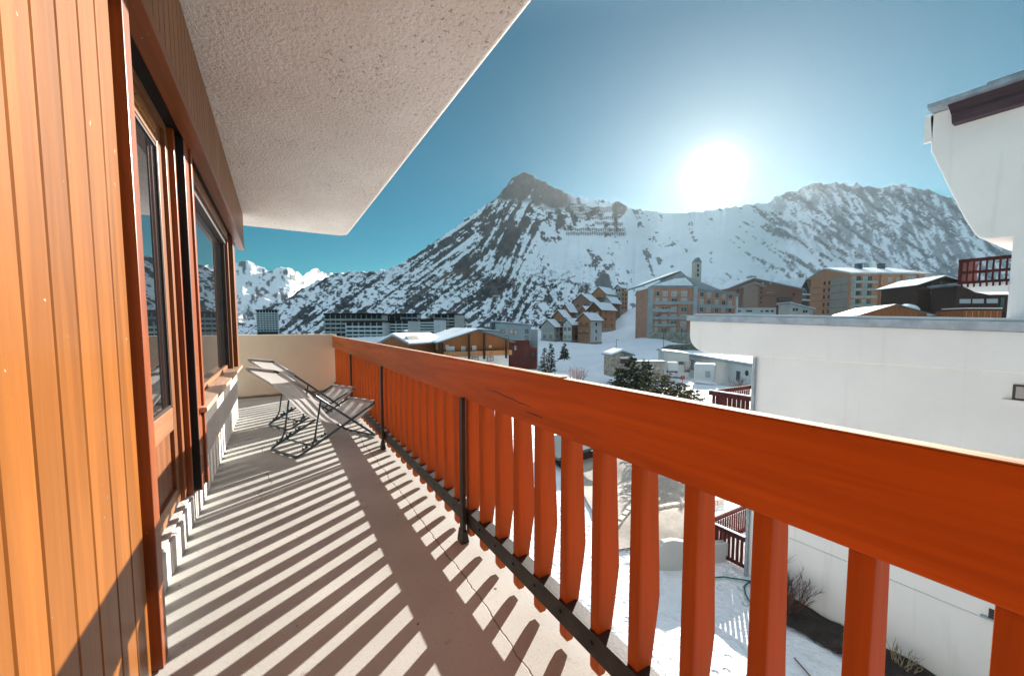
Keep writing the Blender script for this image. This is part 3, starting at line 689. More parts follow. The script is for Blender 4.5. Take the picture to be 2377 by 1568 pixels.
# ---- red and grey-blue house beside it
d = 105; base = zpy(862, d); t = seat('two_tone_house', 'tall house with grey-blue upper floors over a dark red base, right of the brown chalet', 'house', 1205, 862, d, 6)
X_ = lambda px: (px - 1205) / F * d; Zp = lambda py: zpy(py, d) - base
part(t, 'wall', T_red, lambda b: (b.box(X_(1184), X_(1229), 0, 9, -2, Zp(789)), b.box(X_(1229) + .01, X_(1247), .4, 7, -2, Zp(806))))
part(t, 'upper_wall', T_blue, lambda b: b.prism([(X_(1150), Zp(789) + .01), (X_(1232), Zp(789) + .01), (X_(1232), Zp(756)), (X_(1150), Zp(750))], 1, -.35, 9.2))
part(t, 'side_wing', T_grey, lambda b: b.box(X_(1233), X_(1256), 5, 11, -1, Zp(764)))
rf = part(t, 'roof', T_slate, lambda b: b.prism([(X_(1141), Zp(747.5)), (X_(1234), Zp(755.5)), (X_(1234), Zp(753.5)), (X_(1141), Zp(745.5))], 1, -.8, 9.8))
part(rf, 'snow_cover', M_roofsnow, lambda b: b.prism([(X_(1145), Zp(745.7)), (X_(1232), Zp(753.2)), (X_(1232), Zp(751.5)), (X_(1146), Zp(744.2))], 1, -.4, 9.5))
part(t, 'side_wall', T_teal, lambda b: b.prism([(X_(1141), Zp(765)), (X_(1149.9), Zp(765)), (X_(1149.9), Zp(750)), (X_(1141), Zp(747.6))], 1, -.4, 9))
for px, py in ((1168, 773), (1187, 774), (1197, 774), (1222, 773), (1239, 774), (1222, 788), (1176, 788)):
    if px < 1232: o = win(t, 'f', X_(px), Zp(py), .8, 1.0, (10, 9), fr=T_dark); o.location.y = -.352
for px, py in ((1222, 833), (1196, 812), (1240, 828)): o = win(t, 'f', X_(px), Zp(py), .7, 1.2, (10, 9), fr=T_dark); o.location.y = -.002 if px < 1229 else .398
# ---- roofs peeping over the railing at its far end
d = 74; t = seat('snowy_roofed_house', 'low house showing only a snowy roof and small gable behind the far railing', 'house', 918, 850, d, -30); base = zpy(850, d); h_ = zpy(795, d) - base
house_walls(t, 7, 9, h_, 1.3, T_brown); gable_roof(t, 7, 9, h_, 1.3, .7, snow=.3)
part(t, 'dormer', T_beige, lambda b: b.prism([(1.6, h_ + .2), (3.6, h_ + .2), (2.6, h_ + 1.3)], 1, .2, 3)); chimney(t, -1.2, 4, h_ + .5, h_ + 1.9, .5)
d = 100; t = seat('flat_roofed_house', 'grey house with a flat snowy roof seen above the brown chalet roof', 'house', 1095, 850, d, 8); base = zpy(850, d); h_ = zpy(770, d) - base
house_walls(t, 13.2, 9, h_, .5, T_grey); gable_roof(t, 13.2, 9, h_, .55, .5, m=T_teal, snow=.22)
# ---- distant apartment slabs by the lake
def slab_block(px0, px1, pyt, pyb, d, floors, bays, label, alpha=0, wallm=None, bandm=None, dep=14):
    W, c = dims(px0, px1, d, alpha); t = seat('apartment_block', label, 'apartment block', c, pyb, d, alpha, 'apartment blocks at the foot of the mountain'); b0 = zpy(pyb, d); Ht = zpy(pyt, d) - b0; fh = Ht / (floors + .35)
    part(t, 'wall', wallm or T_vdark, lambda b: b.box(-W / 2, W / 2, 0, dep, -6, Ht))
    part(t, 'end_wall', bandm or T_conc, lambda b: b.box(-W / 2 - .5, -W / 2 - .004, -1.6, dep, -6, Ht)); part(t, 'end_wall', bandm or T_conc, lambda b: b.box(W / 2 + .004, W / 2 + .5, -1.6, dep, -6, Ht))
    part(t, 'roof', T_dark, lambda b: b.box(-W / 2 - .9, W / 2 + .9, -2.0, dep + .6, Ht + .01, Ht + fh * .45))
    for f in range(floors): part(t, 'balcony', bandm or T_conc, lambda b: b.box(-W / 2, W / 2, -1.5, -.01, f * fh, f * fh + fh * (.48 if f else .3)))
    for k in range(1, bays):
        x = -W / 2 + W * k / bays; part(t, 'fin', bandm or T_conc, lambda b: b.box(x - .25, x + .25, -1.2, -.01, 0, Ht - .02))
    return t
slab_block(598, 646, 721, 769, 420, 9, 7, 'dark ten-storey apartment tower standing alone, leftmost beyond the parapet', 28, bandm=T_white)
slab_block(757, 888, 731, 782, 350, 5, 11, 'long pale apartment slab with dark flat roof behind the far corner of the railing', 0)
slab_block(806, 890, 748, 788, 322, 4, 6, 'lower terraced apartment block standing in front of the long pale slab', -6, bandm=T_white)
slab_block(892, 930, 734, 765, 372, 3, 3, 'short apartment wing continuing the long slab to the right', 14)
slab_block(921, 969, 730, 760, 400, 4, 4, 'dark banded apartment block behind the rounded one', 0, bandm=T_grey)
slab_block(906, 950, 745, 782, 330, 5, 3, 'banded apartment block with white balconies, between the long slab and the small white block', -20, bandm=T_white)
slab_block(976, 1010, 742, 775, 300, 5, 1, 'small white apartment block with five striped storeys', -24, bandm=T_white)
slab_block(1010, 1057, 731, 770, 330, 5, 3, 'wide striped apartment block with a reddish roof edge above the brown chalet', -22, bandm=T_beige)
# ---- cluster of small chalets on the slope
CG = 'small chalets stacked on the snowy slope'
def chalet(px0, pxm, px1, pyp, pye, pyb, d, fm, sm, label, al=-38, wins=()):
    # gable front px0..pxm, right side pxm..px1
    c = (px0 + pxm) / 2; off = math.atan((c - CX) / F); be = -(math.radians(al) + off); W = (pxm - px0) / F * d / math.cos(be); L = (px1 - pxm) / F * d / max(.25, math.sin(be))
    t = seat('hillside_chalet', label, 'chalet', c, pyb, d, al, CG); b0 = zpy(pyb, d); h_ = zpy(pye, d) - b0; r = zpy(pyp, d) - b0 - h_
    part(t, 'wall', fm, lambda b: b.prism([(-W / 2, -3), (W / 2, -3), (W / 2, h_), (0, h_ + r), (-W / 2, h_)], 1, 0, .3))
    part(t, 'side_wall', sm, lambda b: b.box(-W / 2 + .02, W / 2 - .02, .305, L, -3, h_))
    gable_roof(t, W, L, h_, r, .9, th=.25, m=T_dark, snow=.35)
    part(t, 'plinth', T_stone, lambda b: b.box(-W / 2 - .08, W / 2 + .08, -.1, L + .05, -3, h_ * .12))
    nf = max(2, int(h_ / 2.9)); 
    for k in range(nf):
        z = h_ * .16 + k * (h_ * .84 / nf) + .5
        for x in (-W * .24, W * .24): win(t, 'f', x, z, 1.15, 1.25, (W, L), fr=T_brown if fm is not T_brown else T_white, pn=M_panel if (k + int(abs(x) * 10)) % 3 == 0 else M_pane)
        if sm is not T_orange: win(t, 'r', L * .5, z, .9, 1.2, (W, L), fr=T_dark)
        else:
            for yy in (.3, .7): win(t, 'r', L * yy, z, 1.0, 1.2, (W, L), fr=T_dark)
        if k in (1, 2) and fm is T_orange: part(t, 'balcony', T_brown, lambda b: (b.box(-W * .42, W * .42, -.9, -.004, z - .45, z - .33), b.box(-W * .42, W * .42, -.9, -.84, z - .325, z + .4)))
    return t
chalet(1256, 1286, 1301, 743, 757, 792, 172, T_beige, T_beige, 'beige chalet at the lower left end of the hillside cluster', -30)
chalet(1284, 1308, 1322, 721, 735, 790, 179, T_orange, T_orange, 'narrow orange timber chalet standing just behind the lowest beige one')
chalet(1303, 1322, 1337, 707, 722, 765, 188, T_orange, T_brown, 'orange chalet with a steep snowy roof, upper of the two at the cluster left', -42)
chalet(1307, 1326, 1346, 741, 752, 794, 170, T_white, T_red, 'chalet with white front and dark red side wall, squeezed between beige and orange ones', -40)
chalet(1341, 1369, 1397, 728, 742, 801, 168, T_orange, T_white, 'tall orange timber chalet with white side wall at the front of the hillside cluster', -42)
chalet(1365, 1394, 1430, 703, 718, 768, 192, T_brown, T_orange, 'long chalet with brown gable and orange side above the tall orange one', -42)
chalet(1331, 1368, 1390, 683, 699, 735, 214, T_pinkish, T_beige, 'pinkish chalet under a wide snowy roof in the upper row of the cluster', -34)
chalet(1375, 1405, 1430, 667, 682, 725, 226, T_orange, T_white, 'topmost orange chalet of the hillside cluster with white side wall', -40)
chalet(1428, 1440, 1456, 662, 668, 728, 232, T_beige, T_orange, 'brown sided chalet at the upper right edge of the cluster beside the gully', -55)
chalet(1268, 1284, 1296, 735, 744, 770, 184, T_brown, T_beige, 'small brown chalet half hidden behind the lowest beige one', -34)
chalet(1345, 1362, 1376, 712, 723, 760, 200, T_orange, T_beige, 'orange chalet wedged between the pinkish one and the long brown-gabled one', -36)
chalet(1398, 1418, 1440, 690, 702, 742, 208, T_beige, T_brown, 'beige fronted chalet just below the topmost orange one', -40)
# ---- large block with grey gable
d = 140; t = seat('gabled_apartment_building', 'big seven-storey building with orange brick bays and grey snowy gable roof', 'apartment building', 1556, 790, d, 0); base = zpy(790, d); W = (1605 - 1507) / F * d; D = 16
X_ = lambda px: (px - 1556) / F * d; Zp = lambda py: zpy(py, d) - base; h_ = Zp(668)
T_ob = mat('orange_brick_bays', (.45, .21, .14), .85, .15, .6)
part(t, 'wall', T_ob, lambda b: b.box(-W / 2, W / 2, 0, D, -3, h_))
part(t, 'corner_pillar', T_grey, lambda b: b.box(W / 2 + .004, W / 2 + 1.3, -.8, 1.5, -3, h_ + .4)); part(t, 'corner_pillar', T_grey, lambda b: b.box(-W / 2 - .6, -W / 2 + .9, -.4, .9, -3, h_ + .2))
part(t, 'plinth', T_stone, lambda b: b.box(-W / 2 - .3, W / 2 + .3, -.5, -.004, -3, Zp(771)))
part(t, 'gable', T_slate, lambda b: b.prism([(-W / 2 - 1, h_ + .01), (W / 2 + 1.4, h_ + .01), (X_(1576), Zp(633))], 1, -.6, .4))
part(t, 'gable_snow', M_roofsnow, lambda b: b.prism([(-W / 2 + .6, h_ + .7), (W / 2 - .2, h_ + .7), (X_(1585), Zp(646)), (X_(1560), Zp(648))], 1, -.75, -.604))
rf = part(t, 'roof', T_slate, lambda b: b.prism([(-W / 2 - 2.8, h_ + .4), (X_(1576), Zp(631)), (W / 2 + 1.6, h_ + .4), (W / 2 + 1.6, h_ + 1), (X_(1576), Zp(629.5)), (-W / 2 - 2.8, h_ + 1)], 1, .41, D + 6))
part(rf, 'snow_cover', M_roofsnow, lambda b: b.prism([(-W / 2 - 2.4, h_ + 1.15), (X_(1574), Zp(629.6)), (X_(1574), Zp(628.2)), (-W / 2 - 2.2, h_ + 1.5)], 1, .9, D + 5.6))
for r, py in enumerate((688, 704, 724, 741, 757, 772)):
    for px in (1521, 1540, 1562, 1585): win(t, 'f', X_(px), Zp(py) + .15, 1.9, 1.55, (W, D), fr=T_white, pn=M_panel if (px + r) % 3 else M_pane, nx=2)
for py in (706, 723, 740, 757): part(t, 'balcony', T_grey, lambda b: b.box(-W / 2 + .95, (W / 2 - .05) if py in (706, 740) else 1.5, -1.1, -.1, Zp(py), Zp(py) + .9))
for px in (1515, 1530.5, 1551, 1573, 1597): part(t, 'brick_pier', T_ob, lambda b: b.box(X_(px) - .5, X_(px) + .5, -.35, -.004, Zp(771) + .02, h_ - .02))
wg = MB(); ww = 25; wa = math.radians(32); M = Matrix.Translation((W / 2 + 1.31, .3, 0)) @ Matrix.Rotation(wa, 4, 'Z')
wg.box(0, ww, 0, 12, -3, h_ - .3, 0, M); wing = wg.build('wing_wall', T_ob, t)
rv = [M @ Vector(p) for p in ((-.5, -1, h_ - .2), (ww + 1, -1, h_ - 1.2), (ww + 1, 13, h_ - 1.2), (-2, 13, h_ + 2), (-3, 5, Zp(631) - .2), (ww + 1, 4, h_ - .2), (-.5, -1, h_ - .9), (ww + 1, -1, h_ - 1.9), (ww + 1, 13, h_ - 1.9), (-2, 13, h_ - .5))]
b = MB(); b.add(rv, [(0, 1, 5, 4), (4, 5, 2, 3), (1, 2, 5), (0, 4, 3), (0, 6, 7, 1), (1, 7, 8, 2), (2, 8, 9, 3), (3, 9, 6, 0), (6, 9, 8, 7)]); b.build('wing_roof', T_slate, t)
for r, z in enumerate((h_ - 3.0, h_ - 5.5, h_ - 8.3, h_ - 10.9)):
    for k, x in enumerate((3.2, 7.6, 12.5, 17, 21.3)):
        o = win(t, 'f', 0, 0, 2.2, 1.6, (W, D), pn=M_panel if (k + r) % 2 else M_pane, nx=2); o.matrix_local = M @ Matrix.Translation((x, -.004, z))
for z in (h_ - 6.6, h_ - 11.8):
    b = MB(); b.box(.3, ww - 1, -1.1, -.1, z, z + .9, 0, M); b.build('balcony', T_grey, t)
b = MB(); b.box(ww + .004, ww + 1.2, -.4, 12, -3, h_ - 2, 0, M); b.build('corner_pillar', T_white, t)
d = 205; t = seat('bell_tower', 'slim beige tower rising behind the big gabled building, under the sun', 'tower', 1618, 700, d); Zp = lambda py: zpy(py, d) - zpy(700, d)
part(t, 'wall', T_beige, lambda b: b.box(-1.7, 1.7, 0, 3.4, -8, Zp(609))); part(t, 'roof', T_slate, lambda b: b.prism([(-1.9, Zp(609) + .01), (1.9, Zp(609) + .01), (.2, Zp(598)), (-.2, Zp(598))], 1, -.2, 3.6))
for z in (612, 622, 633): win(t, 'f', 0, Zp(z) - 2, 1.0, 1.6, (3.4, 3.4), fr=T_beige)
# ---- brown gabled hotel
d = 168; t = seat('brown_hotel', 'wide purple-brown timber hotel with low snowy gable and white scrawled sign', 'hotel', 1772, 772, d, 0); base = zpy(772, d); W = 171 / F * d; D = 20
X_ = lambda px: (px - 1772) / F * d; Zp = lambda py: zpy(py, d) - base
T_pb = timber('hotel_boarding', (.29, .145, .11)); T_pl = timber('hotel_pale_panel', (.38, .25, .20))
part(t, 'wall', T_pb, lambda b: b.prism([(-W / 2, -2), (W / 2, -2), (W / 2, Zp(673)), (X_(1743.6), Zp(649)), (-W / 2, Zp(671))], 1, 0, D))
gable_roof(t, W, D, Zp(671), Zp(648) - Zp(671), .8, ridge_x=X_(1743.6), th=.35, snow=.3, hr=Zp(673))
part(t, 'projecting_bay', T_pl, lambda b: b.prism([(X_(1719), Zp(713)), (X_(1752), Zp(713)), (X_(1752), Zp(668)), (X_(1742), Zp(661)), (X_(1719), Zp(668))], 1, -1.2, -.004))
part(t, 'bay_roof', T_conc, lambda b: b.prism([(X_(1712), Zp(669)), (X_(1742), Zp(658.5)), (X_(1768), Zp(667)), (X_(1768), Zp(664.8)), (X_(1742), Zp(656)), (X_(1712), Zp(666.6))], 1, -1.9, -.01))
part(t, 'white_base', T_white, lambda b: b.box(X_(1698), X_(1797), -.6, -.004, -1, Zp(714)))
part(t, 'floor_line', T_dark, lambda b: (b.box(-W / 2, X_(1718.5), -.06, -.004, Zp(687), Zp(686)), b.box(X_(1752.5), X_(1800), -.06, -.004, Zp(687), Zp(686))))
for px, w_ in ((1711, 1.8), (1735, 2.6), (1764, .9), (1776, 1.5), (1788, 1.3)): o = win(t, 'f', X_(px), Zp(724), w_, .75, (W, D), fr=T_white); o.location.y = -.603
for px, py in ((1709, 677), (1708, 694), (1707, 709), (1763, 672), (1763, 681), (1763, 694), (1763, 704), (1838, 686)): win(t, 'f', X_(px), Zp(py), .7, .85, (W, D), fr=T_dark)
for px in (1766, 1783): win(t, 'f', X_(px), Zp(659.5), .5, .5, (W, D), pn=M_roofsnow)
sq = MB(); pts = [Vector((X_(1775) + i * .16, -.1, Zp(679.5) + .32 * math.sin(i * 1.9) * (1 - i / 26) + .012 * i)) for i in range(19)]; sq.tube(pts, .07, 5); sq.build('sign_lettering', T_white, t)
for x, y, s in ((-4.6, 3, 1.0), (-3.6, 6, 1.2), (-2.2, 4, .9), (-1.2, 8, .9)): chimney(t, x, y, Zp(655), Zp(642) + .3, s)
part(t, 'porch_roof', T_teal, lambda b: b.prism([(X_(1797), Zp(697)), (X_(1829), Zp(697)), (X_(1826), Zp(690)), (X_(1800), Zp(690))], 1, -2, -.01))
part(t, 'porch_wall', T_red, lambda b: b.box(X_(1800), X_(1826), -1.8, -.01, -1, Zp(697) - .01)); o = win(t, 'f', X_(1809), Zp(708), .9, .9, (W, D)); o.location.y = -1.803
d = 112; t = seat('shed_roofed_annex', 'small annex with one slanting snowy roof in front of the brown hotel', 'annex', 1856, 775, d, 0); Zp = lambda py: zpy(py, d) - zpy(775, d); X_ = lambda px: (px - 1856) / F * d
part(t, 'wall', T_beige, lambda b: b.prism([(X_(1832), -2), (X_(1884), -2), (X_(1884), Zp(719)), (X_(1832), Zp(706))], 1, 0, 5)); rf = part(t, 'roof', T_slate, lambda b: b.prism([(X_(1827), Zp(705)), (X_(1891), Zp(721)), (X_(1891), Zp(718)), (X_(1827), Zp(702.5))], 1, -.6, 5.6))
part(rf, 'snow_cover', M_roofsnow, lambda b: b.prism([(X_(1829), Zp(702.8)), (X_(1889), Zp(717.6)), (X_(1889), Zp(716)), (X_(1829), Zp(700.8))], 1, -.4, 5.4)); win(t, 'f', X_(1843), Zp(722), 1.6, .9, (6, 5), nx=2); win(t, 'f', X_(1866), Zp(726), 1.4, .8, (6, 5), nx=2)
d = 182; t = seat('dormered_chalet', 'brown chalet with snowy side roof and white balcony, between hotel and long orange building', 'chalet', 1862, 772, d, 20); Zp = lambda py: zpy(py, d) - zpy(772, d)
hw = house_walls(t, 6.5, 12, Zp(672), Zp(648) - Zp(672), T_dark); gable_roof(t, 6.5, 12, Zp(672), Zp(649) - Zp(672), .8, snow=.3)
for py in (681, 694): part(t, 'balcony', T_white, lambda b: b.box(-3.4, 3.4, -1.3, -.01, Zp(py + 4), Zp(py + 1)))
for py in (681, 694): win(t, 'f', 0, Zp(py), 2.6, 1.2, (6.5, 12), nx=3)
d = 205; t = seat('square_topped_house', 'dark roofed house with snow capped chimney poking up behind the brown hotel', 'house', 1862, 770, d, 12); Zp = lambda py: zpy(py, d) - zpy(770, d)
house_walls(t, 13, 10, Zp(655), Zp(645) - Zp(655), T_brown); gable_roof(t, 13, 10, Zp(655), Zp(646) - Zp(655), .8, snow=.25, sides='l'); chimney(t, 1, 3, Zp(646), Zp(636), 1.6)
# ---- long orange building
d = 140; t = seat('orange_timber_residence', 'long orange timber apartment building with flat snowy roof and rows of balconies', 'apartment building', 2051, 772, d, 0); base = zpy(772, d); W = 172 / F * d; D = 18
X_ = lambda px: (px - 2051) / F * d; Zp = lambda py: zpy(py, d) - base; h_ = Zp(637); hp = zpy(627, 150.8) - base; hb = zpy(647, 158) - base
T_or2 = timber('residence_boarding', (.56, .265, .16)); T_gp = mat('residence_grey_panel', (.34, .28, .24), .8, .1, .4)
M3 = None
part(t, 'wall', T_or2, lambda b: b.prism([(0, -2), (D, -2), (D, hb), (10.8, hp), (0, h_)], 0, -W / 2, W / 2))
rf = part(t, 'roof', T_conc, lambda b: b.prism([(-1.4, h_ - .3), (10.8, hp + .02), (D + 1, hb - .3), (D + 1, hb + .1), (10.8, hp + .42), (-1.4, h_ + .1)], 0, -W / 2 - 1, W / 2 + 1.5))
for x0, x1 in ((-W / 2 - .6, -W / 2 + 9.5), (-W / 2 + 10.2, W / 2 - 3)): part(rf, 'snow_cover', M_roofsnow, lambda b: b.prism([(-1.0, h_ + .25), (10.6, hp + .45), (10.6, hp + .75), (-.9, h_ + .55)], 0, x0, x1))
for x in (-W / 2 + 9.8, W / 2 - 8): chimney(t, x, 8, hp - 1, hp + 1.6, 1.6, m=T_teal, snowcap=False)
part(t, 'side_panel', T_gp, lambda b: b.box(-W / 2 - .06, -W / 2 - .004, .4, 8.2, -1, h_ - .6))
for r, py in enumerate((655, 672, 689, 708, 725)):
    z = Zp(py); 
    for k, px in enumerate((1975, 2001)):
        win(t, 'f', X_(px), z, 1.3, 1.9, (W, D), pn=M_panel); win(t, 'f', X_(px) + 1.6, z, 1.2, 1.9, (W, D), fr=T_dark)
        part(t, 'balcony', T_conc, lambda b: (b.box(X_(px) - 1.2, X_(px) + 3.2, -1.4, -.01, z - .5, z - .32), b.box(X_(px) - 1.2, X_(px) + 3.2, -1.4, -1.34, z - .31, z + .35)))
    for px in (2058, 2077): win(t, 'f', X_(px), z + .2, 1.2, 1.3, (W, D), pn=M_panel, nx=2)
    win(t, 'f', X_(2107), z, 4.0, 2.0, (W, D), pn=M_panel, nx=3)
    part(t, 'balcony', T_dark, lambda b: b.box(W / 2 + .004, W / 2 + 1.6, .5, 5, z - .5, z + .4))
    part(t, 'floor_line', T_dark, lambda b: b.box(-W / 2 - .09, -W / 2 - .062, .4, 17, z - .75, z - .62))
    for yy in (12.2, 14.4): win(t, 'l', D - yy + 5.2, z, .8, 1.3, (W, D), fr=T_dark)
for px in (2037, 2085, 2123): part(t, 'pilaster', T_or2, lambda b: b.box(X_(px) - .5, X_(px) + .5, -.7, -.004, -1, h_ - .35))
# ---- dark chalet right
d = 92; t = seat('dark_chalet', 'almost black timber chalet with half-timbered gable and shuttered lower windows', 'chalet', 2178, 775, d, -8); base = zpy(775, d); Zp = lambda py: zpy(py, d) - base; W = 9.5
house_walls(t, W, 11, Zp(662), Zp(645) - Zp(662), T_dark); gable_roof(t, W, 11, Zp(662), Zp(645) - Zp(662), .9, m=T_dark, snow=.25)
for px in (2159, 2176, 2192, 2206): part(t, 'beam', T_brown, lambda b: b.box((px - 2178) / F * d - .12, (px - 2178) / F * d + .12, -.1, -.004, Zp(676), Zp(663 - 9 * (1 - abs(px - 2178) / 35))))
part(t, 'beam', T_brown, lambda b: b.box(-W / 2, W / 2, -.09, -.003, Zp(670), Zp(668)))
for px, py in ((2162, 672), (2183, 672), (2204, 672), (2162, 683), (2188, 682), (2213, 681)): win(t, 'f', (px - 2178) / F * d * 1.02, Zp(py), 1.1, .65, (W, 11), fr=T_dark, pn=M_panel, nx=2)
for px in (2168, 2190, 2212): part(t, 'shutter', T_grey, lambda b: b.box((px - 2178) / F * d - .8, (px - 2178) / F * d + .8, -.08, -.004, Zp(705), Zp(693)))
d = 84; t = seat('dark_stair_wing', 'dark timber wing with sloping covered stair roof, below the red balcony', 'house wing', 2250, 775, d, -8); base = zpy(775, d); Zp = lambda py: zpy(py, d) - base; X_ = lambda px: (px - 2250) / F * d
part(t, 'wall', T_dark, lambda b: b.prism([(X_(2218), -2), (X_(2345), -2), (X_(2345), Zp(682)), (X_(2278), Zp(684)), (X_(2218), Zp(664))], 1, 0, 6))
part(t, 'roof', T_slate, lambda b: b.prism([(X_(2212), Zp(660)), (X_(2282), Zp(686)), (X_(2282), Zp(683)), (X_(2212), Zp(657))], 1, -1, 6.5))
for px in (2236, 2262, 2290): part(t, 'shutter', T_grey, lambda b: b.box(X_(px) - 1, X_(px) + 1, -.08, -.004, Zp(704), Zp(694)))
for px in (2310, 2326, 2338): part(t, 'window', M_pane, lambda b: b.box(X_(px) - .3, X_(px) + .3, -.06, -.003, Zp(720), Zp(690)))
# ---- teal roofed house just behind the white roof edge
d = 50; t = seat('teal_roofed_house', 'low brown house with dark teal metal roof and a heap of snow on it', 'house', 2070, 800, d, -24); base = zpy(800, d); Zp = lambda py: zpy(py, d) - base
W = 6.2; L = 12; house_walls(t, W, L, Zp(729), Zp(708) - Zp(729), T_brown, below=6); rf = gable_roof(t, W, L, Zp(729), Zp(708) - Zp(729), .6, th=.12, m=T_teal, snow=0)
def heap(b, cx, cy, cz, rx, ry, rz, sd):
    nu, nv = 22, 9; vs = []; fs = []
    for j in range(nv):
        ph = j / (nv - 1) * math.pi / 2
        for i in range(nu):
            th = 2 * math.pi * i / nu; k = 1 + .45 * (float(vnoise(np.array([math.cos(th) * 2.2 + sd + 40]), np.array([math.sin(th) * 2.2 + ph * 2.5 + 40]))[0]) - .5)
            vs.append((cx + rx * math.cos(th) * math.cos(ph) * k, cy + ry * math.sin(th) * math.cos(ph) * k, cz + rz * math.sin(ph) * k - .15))
    for j in range(nv - 1):
        for i in range(nu): fs.append((j * nu + i, j * nu + (i + 1) % nu, (j + 1) * nu + (i + 1) % nu, (j + 1) * nu + i))
    b.add(vs, fs + [tuple(range(nu))[::-1]])
b = MB(); heap(b, 1.9, 2.6, Zp(717), 1.2, 1.6, .75, 1); heap(b, 2.5, 4.2, Zp(720), 1.0, 1.2, .55, 4); heap(b, 1.2, 1.8, Zp(714), .5, .7, .5, 7); b.build('snow_heap', M_roofsnow, rf, smooth=True)
d = 46; t = seat('brown_garden_shed', 'low dark brown shed with white tufts of snow along its roof edge', 'shed', 2275, 800, d, 0); Zp = lambda py: zpy(py, d) - zpy(800, d); W = 89 / F * d
part(t, 'wall', T_brown, lambda b: b.box(-W / 2, W / 2, 0, 3, -5, Zp(720))); rf = part(t, 'roof', T_dark, lambda b: b.box(-W / 2 - .2, W / 2 + .2, -.4, 3.2, Zp(720) + .01, Zp(717)))
for k in range(5): part(rf, 'snow_cover', M_roofsnow, lambda b: b.box(-W / 2 + .1 + k * .85, -W / 2 + .75 + k * .85, -.3, 2.5, Zp(717) + .004, Zp(714.5)), bevel=.05)
for k in range(6): part(t, 'plank', T_orange, lambda b: b.box(-W / 2 + .3 + k * .7, -W / 2 + .36 + k * .7, -.05, -.004, 0, Zp(722)))
# ---- low white buildings in the hollow
d = 76; t = seat('white_garage', 'low white flat-roofed garage beside the stone retaining wall', 'garage', 1569, 862, d, -12); Zp = lambda py: zpy(py, d) - zpy(862, d); W = 55 / F * d
part(t, 'wall', T_white, lambda b: b.prism([(-W / 2, -1), (W / 2, -1), (W / 2, Zp(822)), (-W / 2, Zp(816))], 1, 0, 7)); rf = part(t, 'roof', T_zn if False else T_grey, lambda b: b.prism([(-W / 2 - .2, Zp(816) + .01), (W / 2 + .2, Zp(822) + .01), (W / 2 + .2, Zp(820)), (-W / 2 - .2, Zp(814))], 1, -.3, 7.3))
part(rf, 'snow_cover', M_roofsnow, lambda b: b.prism([(-W / 2, Zp(814)), (W / 2, Zp(820)), (W / 2, Zp(818.5)), (-W / 2, Zp(812.5))], 1, -.1, 7.1)); win(t, 'f', .9, Zp(845), .9, .5, (W, 7), fr=T_grey); win(t, 'f', 2.0, Zp(862), .9, 1.8, (W, 7), fr=T_grey)
t = seat('white_trailer', 'small white box trailer parked before the white garage', 'trailer', 1557, 864, 72, -12); part(t, 'body', T_white, lambda b: b.box(-.8, .8, -2, 0, .45, 2.0), bevel=.06); part(t, 'chassis', M_dark, lambda b: b.box(-.75, .75, -2.1, .1, .28, .44))
for sx in (-.72, .72): part(t, 'wheel', M_black, lambda b: b.tube([(sx - .08, -1, .28), (sx + .08, -1, .28)], .28, 14))
v = P(1752, 905, 61); t = thing('white_hall', 'long low white hall with sunlit snow on its flat roof', 'hall', (v.x, v.y, zpy(898, 61)), -PSI); h_ = 3.0
part(t, 'wall', T_white, lambda b: b.box(0, 16, 0, 26, -1.5, h_)); rf = part(t, 'roof', T_grey, lambda b: b.box(-.4, 16.4, -.5, 26.5, h_ + .01, h_ + .3)); part(rf, 'snow_cover', M_roofsnow, lambda b: b.box(-.1, 16.1, -.2, 26.2, h_ + .304, h_ + .62), bevel=.12)
for yy, w_, h2 in ((4.5, 1.0, 1.6), (21, 1.6, 2.0)): o = win(t, 'l', yy, .3, w_, h2, (0, 26), fr=T_grey)
part(t, 'sign', M_dark, lambda b: b.tube([(-.06, 2.2, 1.9), (-.004, 2.2, 1.9)], .45, 18))
t = seat('white_container', 'white site container with snow on top standing before the long hall', 'container', 1634, 878, 68, -30); part(t, 'body', T_white, lambda b: b.box(-1.6, 1.6, 0, 2.4, -.3, 2.3), bevel=.04); part(t, 'snow_cover', M_roofsnow, lambda b: b.box(-1.5, 1.5, .1, 2.3, 2.304, 2.5), bevel=.08); part(t, 'door', T_grey, lambda b: b.box(.2, .95, -.03, -.004, .2, 1.3))
t = seat('stone_retaining_wall', 'beige rubble retaining wall with a dark coping, behind the dark conifers', 'wall', 1503, 880, 69, 0); W = 77 / F * 69; Zp = lambda py: zpy(py, 69) - zpy(880, 69)
part(t, 'masonry', T_stone, lambda b: b.box(-W / 2, W / 2, 0, .8, -1, Zp(842))); part(t, 'coping', T_slate, lambda b: b.box(-W / 2 - .1, W / 2 + .1, -.12, 1, Zp(842) + .004, Zp(837)))
t = seat('small_stone_cabin', 'tiny stone cabin with snow roof and red door above the dark conifers', 'cabin', 1444, 862, 78, 10); Zp = lambda py: zpy(py, 78) - zpy(862, 78); house_walls(t, 4.2, 4, Zp(824), .5, T_stone, below=1); gable_roof(t, 4.2, 4, Zp(824), .7, .4, snow=.35); part(t, 'door', T_red, lambda b: b.box(-.4, 1.2, -.06, -.004, Zp(843), Zp(832)))
part(t, 'porch_roof', M_roofsnow, lambda b: b.box(-.6, 1.8, -1, -.01, Zp(831), Zp(827)))
t = seat('green_stone_wall', 'grey-green boulder wall below the big gabled building, left of the white roof edge', 'wall', 1570, 822, 113, 0); part(t, 'masonry', mat('mossy_boulders', (.16, .17, .14), .95, .4, .9, bump=.8, bscale=1.2, bdist=.3), lambda b: b.prism([(-6.8, -1), (9, -1), (9, 3.0), (-1.5, 2.6), (-5.2, 1.0)], 1, 0, 2))
